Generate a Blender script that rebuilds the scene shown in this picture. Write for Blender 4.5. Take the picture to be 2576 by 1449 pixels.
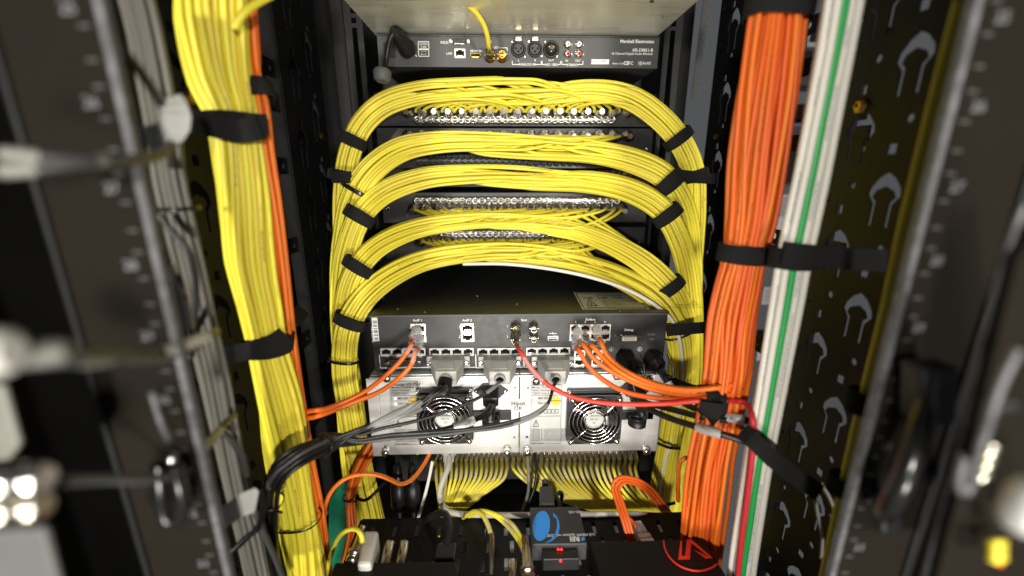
import bpy, bmesh, math, random
import numpy as np
from mathutils import Vector, Matrix

scene = bpy.context.scene
for o in list(bpy.data.objects):
    bpy.data.objects.remove(o)
COL = scene.collection

# ------------------------------------------------------------------ camera
EYE = Vector((0.0, 0.0, 1.25))
PITCH = math.radians(15.2); YAW = math.radians(1.6)
FPX, PCX, PCY = 1054.0, 1288.0, 724.5          # measured on a 2576 px wide view of the photograph
cam = bpy.data.cameras.new('camera'); camo = bpy.data.objects.new('camera', cam); COL.objects.link(camo)
cam.sensor_width = 36.0; cam.lens = 36.0 * FPX / 2576.0
cam.clip_start = 0.01; cam.clip_end = 50
camo.location = EYE; camo.rotation_euler = (math.pi/2 - PITCH, 0, -YAW)
cam.dof.use_dof = True; cam.dof.focus_distance = 0.62; cam.dof.aperture_fstop = 1.5
scene.camera = camo

# ------------------------------------------------------------------ world and lamps
w = bpy.data.worlds.new('World'); scene.world = w; w.use_nodes = True
w.node_tree.nodes['Background'].inputs[0].default_value = (0.95, 1.0, 1.05, 1)
w.node_tree.nodes['Background'].inputs[1].default_value = 0.10

def area_lamp(name, loc, target, power, size, size_y=None, color=(1, 0.955, 0.86)):
    l = bpy.data.lights.new(name, 'AREA'); l.energy = power; l.color = color
    l.shape = 'RECTANGLE' if size_y else 'DISK'; l.size = size
    if size_y: l.size_y = size_y
    o = bpy.data.objects.new(name, l); COL.objects.link(o)
    o.location = loc
    d = Vector(target) - Vector(loc)
    o.rotation_euler = d.to_track_quat('-Z', 'Y').to_euler()
    return o
RX = 0.028                                      # middle of the rack
area_lamp('work_lamp', (RX-0.50, -1.05, 1.34), (RX, 0.6, 1.02), 23, 0.11)
area_lamp('work_lamp', (RX+0.44, -1.05, 1.36), (RX, 0.6, 1.02), 23, 0.11)
area_lamp('low_fill_lamp', (RX, -0.95, 0.55), (RX, 0.62, 1.5), 21, 0.40, 0.25)  # added fill, stands in for floor bounce onto the chassis underside
area_lamp('room_ceiling_lamp', (1.1, 0.35, 2.3), (1.0, 1.1, 1.1), 0.6, 0.5, 0.5, (0.93, 0.97, 1))

scene.view_settings.view_transform = 'Standard'
scene.view_settings.look = 'None'
scene.view_settings.exposure = -0.2
scene.view_settings.gamma = 1.0
scene.view_settings.use_curve_mapping = False
scene.render.engine = 'CYCLES'

# ------------------------------------------------------------------ measuring helpers
def ray(u, v):
    x = (u-PCX)/FPX; y = -(v-PCY)/FPX
    f = math.cos(PITCH) + y*math.sin(PITCH); z = -math.sin(PITCH) + y*math.cos(PITCH)
    return Vector((x*math.cos(YAW) + f*math.sin(YAW), -x*math.sin(YAW) + f*math.cos(YAW), z))
def P(u, v, Y):
    a = ray(u, v); return EYE + a*(Y/a.y)
def PX(u, v, X):
    a = ray(u, v); return EYE + a*(X/a.x)
def PZ(u, v, Z):                                # Z measured from the eye
    a = ray(u, v); return EYE + a*(Z/a.z)
def cA(x, y): return 831.8+x*.344, y*.344       # readings taken on enlarged views
def cC(x, y): return 898.9+x*.17186, 724.5+y*.17186
def cD(x, y): return 1261.1+x*.25, 724.5+y*.25
def cE(x, y): return 670.8+x*.25, 1086.7+y*.25
def cF(x, y): return 1261.1+x*.25, 1086.7+y*.25
def cG(x, y): return 939.1+x*.1574, 912.3+y*.1574
def cL(n, x, y): return x/3, y/3+483*n
def cR(n, x, y): return 1717.3+x/3, y/3+483*n

# ------------------------------------------------------------------ materials
MATS = {}
def newmat(name):
    m = bpy.data.materials.new(name); m.use_nodes = True
    nt = m.node_tree
    return m, nt, nt.nodes['Principled BSDF']
def N(nt, typ, **kw):
    n = nt.nodes.new(typ)
    for k, val in kw.items():
        if k == 'op': n.operation = val
        else: setattr(n, k, val)
    return n
def mathn(nt, op, a, b=None, c=None):
    n = nt.nodes.new('ShaderNodeMath'); n.operation = op
    for i, s in enumerate((a, b, c)):
        if s is None: continue
        if isinstance(s, (int, float)): n.inputs[i].default_value = s
        else: nt.links.new(s, n.inputs[i])
    return n.outputs[0]
def simple(name, col, rough=0.5, metal=0.0, noise=0.15, nscale=60, bump=0.0, bscale=400, spec=0.5, coat=0, stretch=None, rvar=0.1):
    m, nt, b = newmat(name)
    tc = N(nt, 'ShaderNodeTexCoord')
    mp = N(nt, 'ShaderNodeMapping'); nt.links.new(tc.outputs['Object'], mp.inputs[0])
    if stretch: mp.inputs['Scale'].default_value = stretch
    nz = N(nt, 'ShaderNodeTexNoise'); nz.inputs['Scale'].default_value = nscale; nz.inputs['Detail'].default_value = 5
    nt.links.new(mp.outputs[0], nz.inputs['Vector'])
    mx = N(nt, 'ShaderNodeMix', data_type='RGBA')
    mx.inputs[6].default_value = tuple(c*(1-noise) for c in col)+(1,)
    mx.inputs[7].default_value = tuple(min(1, c*(1+noise)) for c in col)+(1,)
    nt.links.new(nz.outputs['Fac'], mx.inputs[0]); nt.links.new(mx.outputs[2], b.inputs['Base Color'])
    r = mathn(nt, 'MULTIPLY_ADD', nz.outputs['Fac'], rvar*2, max(0.02, rough-rvar))
    nt.links.new(r, b.inputs['Roughness'])
    b.inputs['Metallic'].default_value = metal
    b.inputs['Specular IOR Level'].default_value = spec
    if coat: b.inputs['Coat Weight'].default_value = coat
    if bump:
        n2 = N(nt, 'ShaderNodeTexNoise'); n2.inputs['Scale'].default_value = bscale; n2.inputs['Detail'].default_value = 3
        nt.links.new(mp.outputs[0], n2.inputs['Vector'])
        bp = N(nt, 'ShaderNodeBump'); bp.inputs['Strength'].default_value = bump; bp.inputs['Distance'].default_value = 0.0006
        nt.links.new(n2.outputs['Fac'], bp.inputs['Height']); nt.links.new(bp.outputs[0], b.inputs['Normal'])
    MATS[name] = m
    return m
def cable_mat(name, col, printcol, rough=0.42, amount=0.5, spec=0.4):
    """jacket with a line of small printed characters: UV x = metres along, UV y = turn round the jacket"""
    m, nt, b = newmat(name)
    uv = N(nt, 'ShaderNodeUVMap'); sp = N(nt, 'ShaderNodeSeparateXYZ'); nt.links.new(uv.outputs[0], sp.inputs[0])
    oi = N(nt, 'ShaderNodeObjectInfo')
    along = mathn(nt, 'MULTIPLY_ADD', oi.outputs['Random'], 37.0, sp.outputs['X'])
    # place of the print line round the jacket
    ctr = mathn(nt, 'FRACT', mathn(nt, 'MULTIPLY', oi.outputs['Random'], 7.31))
    d = mathn(nt, 'ABSOLUTE', mathn(nt, 'SUBTRACT', mathn(nt, 'FRACT', mathn(nt, 'ADD', mathn(nt, 'SUBTRACT', sp.outputs['Y'], ctr), 1.5)), 0.5))
    band = mathn(nt, 'LESS_THAN', d, 0.055)
    cmb = N(nt, 'ShaderNodeCombineXYZ'); nt.links.new(mathn(nt, 'MULTIPLY', along, 520), cmb.inputs[0]); nt.links.new(mathn(nt, 'MULTIPLY', sp.outputs['Y'], 26), cmb.inputs[1])
    nz = N(nt, 'ShaderNodeTexNoise'); nz.inputs['Scale'].default_value = 1.0; nz.inputs['Detail'].default_value = 0
    nt.links.new(cmb.outputs[0], nz.inputs['Vector'])
    chars = mathn(nt, 'GREATER_THAN', nz.outputs['Fac'], 0.5)
    n1 = N(nt, 'ShaderNodeTexNoise', noise_dimensions='1D'); n1.inputs['Scale'].default_value = 9.0; n1.inputs['Detail'].default_value = 1
    nt.links.new(along, n1.inputs['W'])
    words = mathn(nt, 'GREATER_THAN', n1.outputs['Fac'], 1-amount)
    f = mathn(nt, 'MULTIPLY', mathn(nt, 'MULTIPLY', band, chars), mathn(nt, 'MULTIPLY', words, 0.8))
    hv = N(nt, 'ShaderNodeHueSaturation'); hv.inputs['Color'].default_value = tuple(col)+(1,)
    nt.links.new(mathn(nt, 'MULTIPLY_ADD', oi.outputs['Random'], 0.16, 0.90), hv.inputs['Value'])
    nt.links.new(mathn(nt, 'MULTIPLY_ADD', oi.outputs['Random'], 0.016, 0.493), hv.inputs['Hue'])
    n3 = N(nt, 'ShaderNodeTexNoise'); n3.inputs['Scale'].default_value = 25; n3.inputs['Detail'].default_value = 3
    tc = N(nt, 'ShaderNodeTexCoord'); nt.links.new(tc.outputs['Object'], n3.inputs['Vector'])
    mx = N(nt, 'ShaderNodeMix', data_type='RGBA')
    nt.links.new(f, mx.inputs[0]); nt.links.new(hv.outputs[0], mx.inputs[6]); mx.inputs[7].default_value = tuple(printcol)+(1,)
    nt.links.new(mx.outputs[2], b.inputs['Base Color'])
    nt.links.new(mathn(nt, 'MULTIPLY_ADD', n3.outputs['Fac'], 0.2, rough-0.1), b.inputs['Roughness'])
    b.inputs['Specular IOR Level'].default_value = spec
    MATS[name] = m
    return m
cable_mat('yellow', (0.76, 0.64, 0.055), (0.16, 0.13, 0.03), 0.40, 0.42)
cable_mat('orange', (0.74, 0.135, 0.014), (0.12, 0.03, 0.01), 0.45, 0.55)
cable_mat('white', (0.74, 0.71, 0.64), (0.18, 0.18, 0.28), 0.45, 0.5)
cable_mat('beige', (0.55, 0.52, 0.46), (0.3, 0.3, 0.3), 0.5, 0.3)
cable_mat('red', (0.62, 0.03, 0.03), (0.2, 0.01, 0.01), 0.4, 0.3)
cable_mat('green', (0.02, 0.36, 0.08), (0.4, 0.6, 0.4), 0.4, 0.4)
cable_mat('grey', (0.22, 0.21, 0.18), (0.1, 0.1, 0.1), 0.5, 0.2)
cable_mat('black', (0.012, 0.012, 0.012), (0.1, 0.1, 0.1), 0.38, 0.25)
cable_mat('blackgrey', (0.06, 0.06, 0.06), (0.2, 0.2, 0.2), 0.4, 0.2)
simple('panel_black', (0.019, 0.019, 0.020), 0.42, 0, 0.2, 90, 0.12, 1500)
simple('panel_grey', (0.052, 0.053, 0.055), 0.45, 0, 0.15, 90, 0.12, 1500)
simple('rack_black', (0.0080, 0.0080, 0.0085), 0.5, 0, 0.35, 14, 0.1, 900, 0.35)
simple('rail_brown', (0.009, 0.0070, 0.0048), 0.75, 0, 0.25, 20, 0.15, 800, 0.1)
simple('lip_steel', (0.12, 0.12, 0.13), 0.5, 0.3, 0.8, 160)
simple('plastic_black', (0.009, 0.009, 0.0095), 0.4, 0, 0.2, 40)
simple('gloss_black', (0.010, 0.010, 0.010), 0.2, 0, 0.2, 40)
simple('velcro', (0.013, 0.013, 0.013), 0.95, 0, 0.5, 500, 1.0, 1600, 0.2)
simple('strap_white', (0.60, 0.60, 0.57), 0.6, 0, 0.1, 60)
simple('steel', (0.68, 0.675, 0.66), 0.40, 0.6, 0.05, 9, 0.05, 260, stretch=(0.35, 6, 14))
simple('zinc', (0.93, 0.89, 0.70), 0.32, 0.45, 0.30, 26, 0.25, 90, stretch=(0.35, 2.2, 1), rvar=0.2)
simple('chrome', (0.78, 0.76, 0.72), 0.16, 1.0, 0.05, 50, rvar=0.06)
simple('nickel', (0.62, 0.58, 0.50), 0.24, 1.0, 0.1, 50)
simple('gold', (0.86, 0.56, 0.16), 0.22, 1.0, 0.1, 50)
simple('brass', (0.70, 0.46, 0.10), 0.3, 1.0, 0.2, 100)
simple('port_frame', (0.72, 0.71, 0.66), 0.3, 0.85, 0.1, 50)
simple('port_plastic', (0.62, 0.62, 0.60), 0.45, 0, 0.1, 50)
simple('hole_black', (0.004, 0.004, 0.004), 0.8, 0, 0.2, 50, spec=0.2)
simple('hood_grey', (0.33, 0.33, 0.31), 0.42, 0.15, 0.08, 60, 0.1, 700)
simple('print_white', (0.78, 0.78, 0.76), 0.6, 0, 0.05, 50)
simple('print_dim', (0.20, 0.20, 0.20), 0.6, 0, 0.05, 50)
simple('print_black', (0.02, 0.02, 0.02), 0.6, 0, 0.05, 50)
simple('print_grey', (0.26, 0.26, 0.26), 0.6, 0, 0.05, 50)
simple('label_white', (0.74, 0.74, 0.72), 0.5, 0, 0.05, 60)
simple('mark_dim', (0.07, 0.07, 0.065), 0.6); simple('sleeve_dim', (0.16, 0.16, 0.14), 0.5); simple('label_silver', (0.50, 0.50, 0.48), 0.4, 0.3, 0.08, 60)
simple('label_yellow', (0.75, 0.50, 0.03), 0.5, 0, 0.08, 60)
simple('adapter_white', (0.66, 0.64, 0.60), 0.35, 0, 0.04, 60)
simple('print_blue', (0.03, 0.32, 0.95), 0.45, 0, 0.05, 50)
simple('print_red', (0.75, 0.035, 0.02), 0.45, 0, 0.05, 50)
simple('wire_red', (0.6, 0.02, 0.02), 0.4); simple('wire_blue', (0.03, 0.06, 0.5), 0.4)
simple('sheet_green', (0.0, 0.11, 0.055), 0.5, 0, 0.12, 10)
simple('room_grey', (0.11, 0.115, 0.13), 0.5, 0, 0.08, 6)
simple('room_white', (0.55, 0.56, 0.60), 0.5, 0, 0.08, 6)
simple('dvi_white', (0.70, 0.66, 0.55), 0.45)
simple('rca_red', (0.5, 0.01, 0.01), 0.4); simple('rca_white', (0.8, 0.8, 0.8), 0.4)
simple('plug_grey', (0.030, 0.030, 0.032), 0.5); simple('ferrite', (0.09, 0.09, 0.09), 0.6); simple('lid_black', (0.008, 0.0075, 0.007), 0.5, 0, 0.2, 40, spec=0.2)
def clear(name, col, alpha, rough=0.12):
    m, nt, b = newmat(name)
    b.inputs['Base Color'].default_value = tuple(col)+(1,); b.inputs['Roughness'].default_value = rough
    b.inputs['Alpha'].default_value = alpha; b.inputs['IOR'].default_value = 1.5
    b.inputs['Specular IOR Level'].default_value = 0.7
    MATS[name] = m
clear('clear_plug', (0.80, 0.78, 0.82), 0.30); clear('clear_sleeve', (0.75, 0.75, 0.72), 0.20, 0.35)
def glow(name, col, s):
    m, nt, b = newmat(name)
    b.inputs['Base Color'].default_value = tuple(col)+(1,)
    b.inputs['Emission Color'].default_value = tuple(col)+(1,); b.inputs['Emission Strength'].default_value = s
    MATS[name] = m
glow('led_green', (0.35, 1.0, 0.15), 2.0); glow('led_amber', (1.0, 0.6, 0.05), 1.5); glow('led_red', (1.0, 0.02, 0.02), 5); glow('led_white', (0.8, 1.0, 0.85), 1.4)

# ------------------------------------------------------------------ objects and meshes
def setp(o, label=None, cat=None, group=None, kind=None):
    if label: o['label'] = label
    if cat: o['category'] = cat
    if group: o['group'] = group
    if kind: o['kind'] = kind
    return o
def thing(name, loc, label, cat, group=None):
    o = bpy.data.objects.new(name, None); COL.objects.link(o); o.location = loc
    o.empty_display_size = 0.02
    return setp(o, label, cat, group)
def wpos(o):
    p = Vector(o.location)
    while o.parent:
        o = o.parent; p = p + Vector(o.location)
    return p
class MB:
    def __init__(s): s.v = []; s.f = []; s.sm = []; s.uv = {}
    def add(s, vs, fs, smooth=False):
        k = len(s.v); s.v.extend([tuple(x) for x in vs])
        for f in fs: s.f.append(tuple(i+k for i in f)); s.sm.append(smooth)
        return s
    def box(s, a, b):
        x0, x1 = sorted((a[0], b[0])); y0, y1 = sorted((a[1], b[1])); z0, z1 = sorted((a[2], b[2]))
        return s.add([(x0,y0,z0),(x1,y0,z0),(x1,y1,z0),(x0,y1,z0),(x0,y0,z1),(x1,y0,z1),(x1,y1,z1),(x0,y1,z1)],
                     [(0,3,2,1),(4,5,6,7),(0,1,5,4),(1,2,6,5),(2,3,7,6),(3,0,4,7)])
    def obox(s, c, ax, ay, az):                  # oriented box: half vectors
        c = Vector(c); q = []
        for k in (-1, 1):
            for i, j in ((-1,-1),(1,-1),(1,1),(-1,1)): q.append(c+ax*i+ay*j+az*k)
        return s.add(q, [(0,3,2,1),(4,5,6,7),(0,1,5,4),(1,2,6,5),(2,3,7,6),(3,0,4,7)])
    def lathe(s, c, axis, prof, n=14, caps=True, smooth=True):   # prof: (distance along axis, radius)
        axis = Vector(axis).normalized(); c = Vector(c)
        t = Vector((0,0,1)) if abs(axis.z) < .9 else Vector((1,0,0))
        e1 = axis.cross(t).normalized(); e2 = axis.cross(e1)
        vs = []
        for h, r in prof:
            for i in range(n):
                a = 2*math.pi*i/n; vs.append(c+axis*h+(e1*math.cos(a)+e2*math.sin(a))*r)
        fs = [(k*n+i, k*n+(i+1)%n, (k+1)*n+(i+1)%n, (k+1)*n+i) for k in range(len(prof)-1) for i in range(n)]
        s.add(vs, fs, smooth)
        if caps: s.add(vs[:n], [tuple(range(n-1, -1, -1))]); s.add(vs[-n:], [tuple(range(n))])
        return s
    def prism(s, pts, d):                        # polygon pts (Vectors) swept by vector d
        n = len(pts); d = Vector(d); vs = [Vector(p) for p in pts]+[Vector(p)+d for p in pts]
        return s.add(vs, [tuple(range(n-1, -1, -1)), tuple(range(n, 2*n))]+[(i,(i+1)%n,n+(i+1)%n,n+i) for i in range(n)])
    def torus(s, c, axis, R, r, n=28, m=8, a0=0, a1=2*math.pi):
        axis = Vector(axis).normalized(); c = Vector(c)
        t = Vector((0,0,1)) if abs(axis.z) < .9 else Vector((1,0,0))
        e1 = axis.cross(t).normalized(); e2 = axis.cross(e1)
        pts = [c+(e1*math.cos(a0+(a1-a0)*i/n)+e2*math.sin(a0+(a1-a0)*i/n))*R for i in range(n+1)]
        return s.tube(pts, r, m, caps=(a1-a0 < 6.28))
    def tube(s, pts, r, m=8, caps=True):
        V, Fc, UV = tube_arrays(np.array([tuple(p) for p in pts]), r, m)
        k = len(s.v); s.v.extend(map(tuple, V)); 
        for f in Fc: s.f.append(tuple(int(i)+k for i in f)); s.sm.append(True)
        if caps:
            L = len(V); s.f.append(tuple(range(k+m-1, k-1, -1))); s.sm.append(False)
            s.f.append(tuple(range(k+L-m, k+L))); s.sm.append(False)
        return s
    def build(s, name, mat, parent=None, bevel=0, seg=2, origin=None):
        org = wpos(parent) if parent else Vector((0,0,0))
        if origin is None:
            a = np.array(s.v); c = Vector((a.min(0)+a.max(0))/2)
        else: c = Vector(origin)
        me = bpy.data.meshes.new(name)
        me.from_pydata([tuple(Vector(p)-c) for p in s.v], [], s.f)
        me.polygons.foreach_set('use_smooth', s.sm)
        me.materials.append(MATS[mat] if isinstance(mat, str) else mat); me.update()
        o = bpy.data.objects.new(name, me); COL.objects.link(o)
        if parent: o.parent = parent
        if name in ('printed_lettering', 'label_print', 'pin_holes', 'printed_logo', 'label_border'): o['kind'] = 'stuff'
        o.location = c-org
        if bevel:
            b = o.modifiers.new('bevel', 'BEVEL'); b.width = bevel; b.segments = seg; b.limit_method = 'ANGLE'; b.angle_limit = 0.6
            b.harden_normals = False
        return o
def inst(src, loc, parent, name=None, rot=None):
    """another copy of one mesh part at world place loc"""
    o = src.copy(); COL.objects.link(o); o.parent = parent
    if name: o.name = name
    o.location = Vector(loc)-(wpos(parent) if parent else Vector((0,0,0)))
    if rot: o.rotation_euler = rot
    return o
def tube_arrays(p, r, m):
    n = len(p)
    t = np.gradient(p, axis=0); t /= np.linalg.norm(t, axis=1)[:, None]+1e-12
    e = np.zeros_like(p)
    ref = np.array((0., 1., 0.)) if abs(t[0][1]) < .8 else np.array((1., 0., 0.))
    cur = ref - t[0]*np.dot(ref, t[0]); cur /= np.linalg.norm(cur)
    for i in range(n):
        cur = cur - t[i]*np.dot(cur, t[i]); cur /= np.linalg.norm(cur)+1e-12; e[i] = cur
    e2 = np.cross(t, e)
    a = np.linspace(0, 2*np.pi, m, endpoint=False)
    rr = np.broadcast_to(np.asarray(r, float), (n,))[:, None, None]
    V = p[:, None, :] + rr*(np.cos(a)[None, :, None]*e[:, None, :]+np.sin(a)[None, :, None]*e2[:, None, :])
    i = np.arange(n-1)[:, None]*m; j = np.arange(m)[None, :]; j2 = (j+1) % m
    F = np.stack([i+j, i+m+j, i+m+j2, i+j2], -1)[..., ::-1].reshape(-1, 4)
    L = np.concatenate([[0], np.cumsum(np.linalg.norm(np.diff(p, axis=0), axis=1))])
    us = np.broadcast_to(L[:, None], (n, m)); vs = np.broadcast_to(j/m, (n, m))
    # face corner uvs
    vj2 = (np.arange(m)+1)/m
    uv = np.zeros((n-1, m, 4, 2))
    uv[:, :, 3, 0] = L[:-1, None]; uv[:, :, 2, 0] = L[1:, None]; uv[:, :, 1, 0] = L[1:, None]; uv[:, :, 0, 0] = L[:-1, None]
    vj = np.arange(m)/m
    uv[:, :, 3, 1] = vj; uv[:, :, 2, 1] = vj; uv[:, :, 1, 1] = vj2; uv[:, :, 0, 1] = vj2
    return V.reshape(-1, 3), F, uv.reshape(-1, 2)
def tube_obj(name, pts, r, mat, parent=None, m=8):
    p = np.array([tuple(q) for q in pts], float)
    org = wpos(parent) if parent else Vector((0,0,0))
    c = p.mean(0)
    V, F, UV = tube_arrays(p-c, r, m)
    me = bpy.data.meshes.new(name)
    nv, nf = len(V), len(F)
    me.vertices.add(nv); me.vertices.foreach_set('co', V.ravel())
    me.loops.add(nf*4); me.loops.foreach_set('vertex_index', F.ravel())
    me.polygons.add(nf); me.polygons.foreach_set('loop_start', np.arange(nf)*4)
    uvl = me.uv_layers.new(name='UVMap'); uvl.data.foreach_set('uv', UV.ravel())
    me.polygons.foreach_set('use_smooth', np.ones(nf, bool))
    me.materials.append(MATS[mat]); me.update(calc_edges=True); me.validate()
    o = bpy.data.objects.new(name, me); COL.objects.link(o)
    if parent: o.parent = parent
    o.location = Vector(c)-org
    return o
def spline(pts, step=0.008):
    """centripetal Catmull-Rom through pts, evenly resampled"""
    p = np.array([tuple(q) for q in pts], float)
    p = np.vstack([2*p[0]-p[1], p, 2*p[-1]-p[-2]])
    out = []
    for i in range(1, len(p)-2):
        p0, p1, p2, p3 = p[i-1:i+3]
        t0 = 0; t1 = t0+max(1e-6, np.linalg.norm(p1-p0))**.5; t2 = t1+max(1e-6, np.linalg.norm(p2-p1))**.5; t3 = t2+max(1e-6, np.linalg.norm(p3-p2))**.5
        t = np.linspace(t1, t2, 24, endpoint=False)[:, None]
        a1 = (t1-t)/(t1-t0)*p0+(t-t0)/(t1-t0)*p1; a2 = (t2-t)/(t2-t1)*p1+(t-t1)/(t2-t1)*p2; a3 = (t3-t)/(t3-t2)*p2+(t-t2)/(t3-t2)*p3
        b1 = (t2-t)/(t2-t0)*a1+(t-t0)/(t2-t0)*a2; b2 = (t3-t)/(t3-t1)*a2+(t-t1)/(t3-t1)*a3
        out.append((t2-t)/(t2-t1)*b1+(t-t1)/(t2-t1)*b2)
    q = np.vstack(out+[p[-2:-1]])
    L = np.concatenate([[0], np.cumsum(np.linalg.norm(np.diff(q, axis=0), axis=1))])
    n = max(4, int(L[-1]/step)+1); s = np.linspace(0, L[-1], n)
    return np.stack([np.interp(s, L, q[:, k]) for k in range(3)], 1)
def path(uvY, step=0.008):
    return spline([P(*q) for q in uvY], step)
def band(name, c, t, n1, n2, a, b, width, parent, mat='velcro', th=0.0016, tail=0.0):
    """a flat strap wrapped round a bundle: centre, direction, half axes"""
    t = Vector(t).normalized(); n1 = Vector(n1); n2 = Vector(n2); c = Vector(c)
    mb = MB(); n = 28; vs = []
    for dw, dr in ((-.5, 0), (.5, 0), (.5, 1), (-.5, 1)):
        for i in range(n):
            an = 2*math.pi*i/n; ca, sa = math.cos(an), math.sin(an)
            # squarish ellipse
            ca = math.copysign(abs(ca)**.8, ca); sa = math.copysign(abs(sa)**.8, sa)
            vs.append(c+t*(width*dw*(1+.04*math.sin(3*an)))+n1*(ca*(a+dr*th))+n2*(sa*(b+dr*th)))
    fs = [(k*n+i, ((k+1) % 4)*n+i, ((k+1) % 4)*n+(i+1) % n, k*n+(i+1) % n) for k in range(4) for i in range(n)]
    mb.add(vs, fs, True)
    if tail:
        q = c-n2*(b+th)*0.7+n1*a*0.8
        mb.obox(q+n1*tail*.5-n2*.001, n1*tail*.55, t*width*.42, n2*.0009)
    o = mb.build(name, mat, parent, 0.0004, 1)
    return o

# lettering
_txt = {}
def text_mesh(s, font_bold=0.0):
    key = (s, font_bold)
    if key in _txt: return _txt[key]
    cu = bpy.data.curves.new('lettering', 'FONT'); cu.body = s; cu.size = 1.0; cu.align_x = 'CENTER'; cu.align_y = 'CENTER'
    cu.offset = font_bold; cu.resolution_u = 2
    o = bpy.data.objects.new('lettering', cu); COL.objects.link(o)
    bpy.context.view_layer.update()
    dg = bpy.context.evaluated_depsgraph_get()
    me = bpy.data.meshes.new_from_object(o.evaluated_get(dg))
    vs = [tuple(v.co) for v in me.vertices]; fs = [tuple(p.vertices) for p in me.polygons]
    bpy.data.objects.remove(o); bpy.data.curves.remove(cu); bpy.data.meshes.remove(me)
    _txt[key] = (vs, fs)
    return _txt[key]
def put_text(mb, s, c, size, right=(1,0,0), up=(0,0,1), align='c', bold=0.01):
    vs, fs = text_mesh(s, bold)
    if not vs: return
    right = Vector(right); up = Vector(up); c = Vector(c)
    xs = [v[0] for v in vs]
    off = 0 if align == 'c' else (-min(xs) if align == 'l' else -max(xs))
    mb.add([c+right*((v[0]+off)*size)+up*(v[1]*size) for v in vs], fs)
def punched(name, outline, holes, thick, origin, ex, ey, mat, parent):
    """flat sheet with real cut-outs; outline and holes are 2D loops, mapped by ex, ey from origin"""
    cu = bpy.data.curves.new(name, 'CURVE'); cu.dimensions = '2D'; cu.fill_mode = 'BOTH'; cu.extrude = thick/2
    for lp in [outline]+holes:
        sp = cu.splines.new('POLY'); sp.points.add(len(lp)-1)
        for q, pnt in zip(lp, sp.points): pnt.co = (q[0], q[1], 0, 1)
        sp.use_cyclic_u = True
    o = bpy.data.objects.new(name, cu); COL.objects.link(o); bpy.context.view_layer.update()
    dg = bpy.context.evaluated_depsgraph_get(); me = bpy.data.meshes.new_from_object(o.evaluated_get(dg))
    ex = Vector(ex); ey = Vector(ey); ez = ex.cross(ey)
    mb = MB(); mb.add([Vector(origin)+ex*v.co.x+ey*v.co.y+ez*v.co.z for v in me.vertices], [tuple(p.vertices) for p in me.polygons])
    bpy.data.objects.remove(o); bpy.data.curves.remove(cu); bpy.data.meshes.remove(me)
    return mb.build(name, mat, parent)
# ================================================================== the rack
EZ = EYE.z
rack = thing('equipment_rack', (RX, 0.6, EZ-0.75), 'black steel equipment rack with punched side panels and numbered mounting rails', 'rack')
XL, XR = -0.205, 0.258                          # inner edges of the near mounting rails
def rail(x, s):
    """near mounting rail: face turned to the camera, bright inner lip, square holes, unit marks"""
    Y = 0.25; w_ = 0.052; z0, z1 = EZ-0.62, EZ+0.33
    hs = []
    zz = z0+0.02
    k = 0
    while zz < z1-0.02:
        hs.append([(0.016, zz-z0), (0.0255, zz-z0), (0.0255, zz-z0+.0095), (0.016, zz-z0+.0095)])
        zz += (0.0159, 0.0159, 0.0127)[k % 3]; k += 1
    hs = [h for i, h in enumerate(hs)]
    hs = [[(a+0.008, b) for a, b in h] for h in hs]
    r = punched('mounting_rail', [(0, 0), (w_, 0), (w_, z1-z0), (0, z1-z0)], [], 0.002,
                (x, Y, z0), (s, 0, 0), (0, 0, 1), 'rail_brown', rack)
    lp = MB().box((x-s*0.0005, Y-0.0025, z0), (x-s*0.0042, Y+0.003, z1)).build('rail_lip', 'lip_steel', r, 0.0002)
    MB().box((x+s*w_, Y-0.004, z0), (x+s*(w_+0.003), Y+0.02, z1)).build('rail_flange', 'rack_black', r, 0.0006)
    mk = MB(); nb = MB()
    tick = None; num = None
    zz = z0+0.01; i = 0
    while zz < z1-0.02:
        c = Vector((x+s*0.0075, Y-0.0014, zz))
        if tick is None:
            tick = MB().box((c.x-.0028, c.y-.0004, c.z-.0006), (c.x+.0028, c.y+.0002, c.z+.0006)).build('unit_mark', 'mark_dim', r)
            n_ = MB(); put_text(n_, '24', (x+s*0.013, Y-0.0015, zz+.008), 0.009, bold=.03); num = n_.build('unit_number', 'lip_steel', r)
        else:
            inst(tick, c, r)
            if i % 3 == 1:
                n_ = MB(); put_text(n_, str(40-i//3), (x+s*0.0135, Y-0.0015, zz+.008), 0.0085, bold=.03); n_.build('unit_number', 'lip_steel', r)
        zz += (0.0159, 0.0159, 0.0127)[i % 3]; i += 1
    return r
rail(XL, -1); rail(XR, 1)
# posts outside the rails
for s, x in ((-1, XL), (1, XR)):
    MB().box((x+s*0.150, 0.20, EZ-0.75), (x+s*0.185, 0.26, EZ+0.4)).build('frame_post', 'rack_black', rack, 0.003)

def arch(cx, cy, w_, h):
    """opening with a hanging-tab tongue: pointed arch outside, round tongue inside"""
    o = []
    hw = w_/2
    o += [(cx-hw*.62, cy), (cx-hw*.62, cy+h*.42), (cx-hw, cy+h*.58), (cx-hw*.92, cy+h*.72), (cx-hw*.5, cy+h*.9), (cx, cy+h),
          (cx+hw*.5, cy+h*.9), (cx+hw*.92, cy+h*.72), (cx+hw, cy+h*.58), (cx+hw*.62, cy+h*.42), (cx+hw*.62, cy)]
    o += [(cx+hw*.40, cy), (cx+hw*.40, cy+h*.46), (cx+hw*.66, cy+h*.54), (cx+hw*.5, cy+h*.66), (cx, cy+h*.74), (cx-hw*.5, cy+h*.66), (cx-hw*.66, cy+h*.54), (cx-hw*.40, cy+h*.46), (cx-hw*.40, cy)]
    return o
def sq(cx, cy, a): return [(cx-a, cy-a), (cx+a, cy-a), (cx+a, cy+a), (cx-a, cy+a)]
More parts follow.
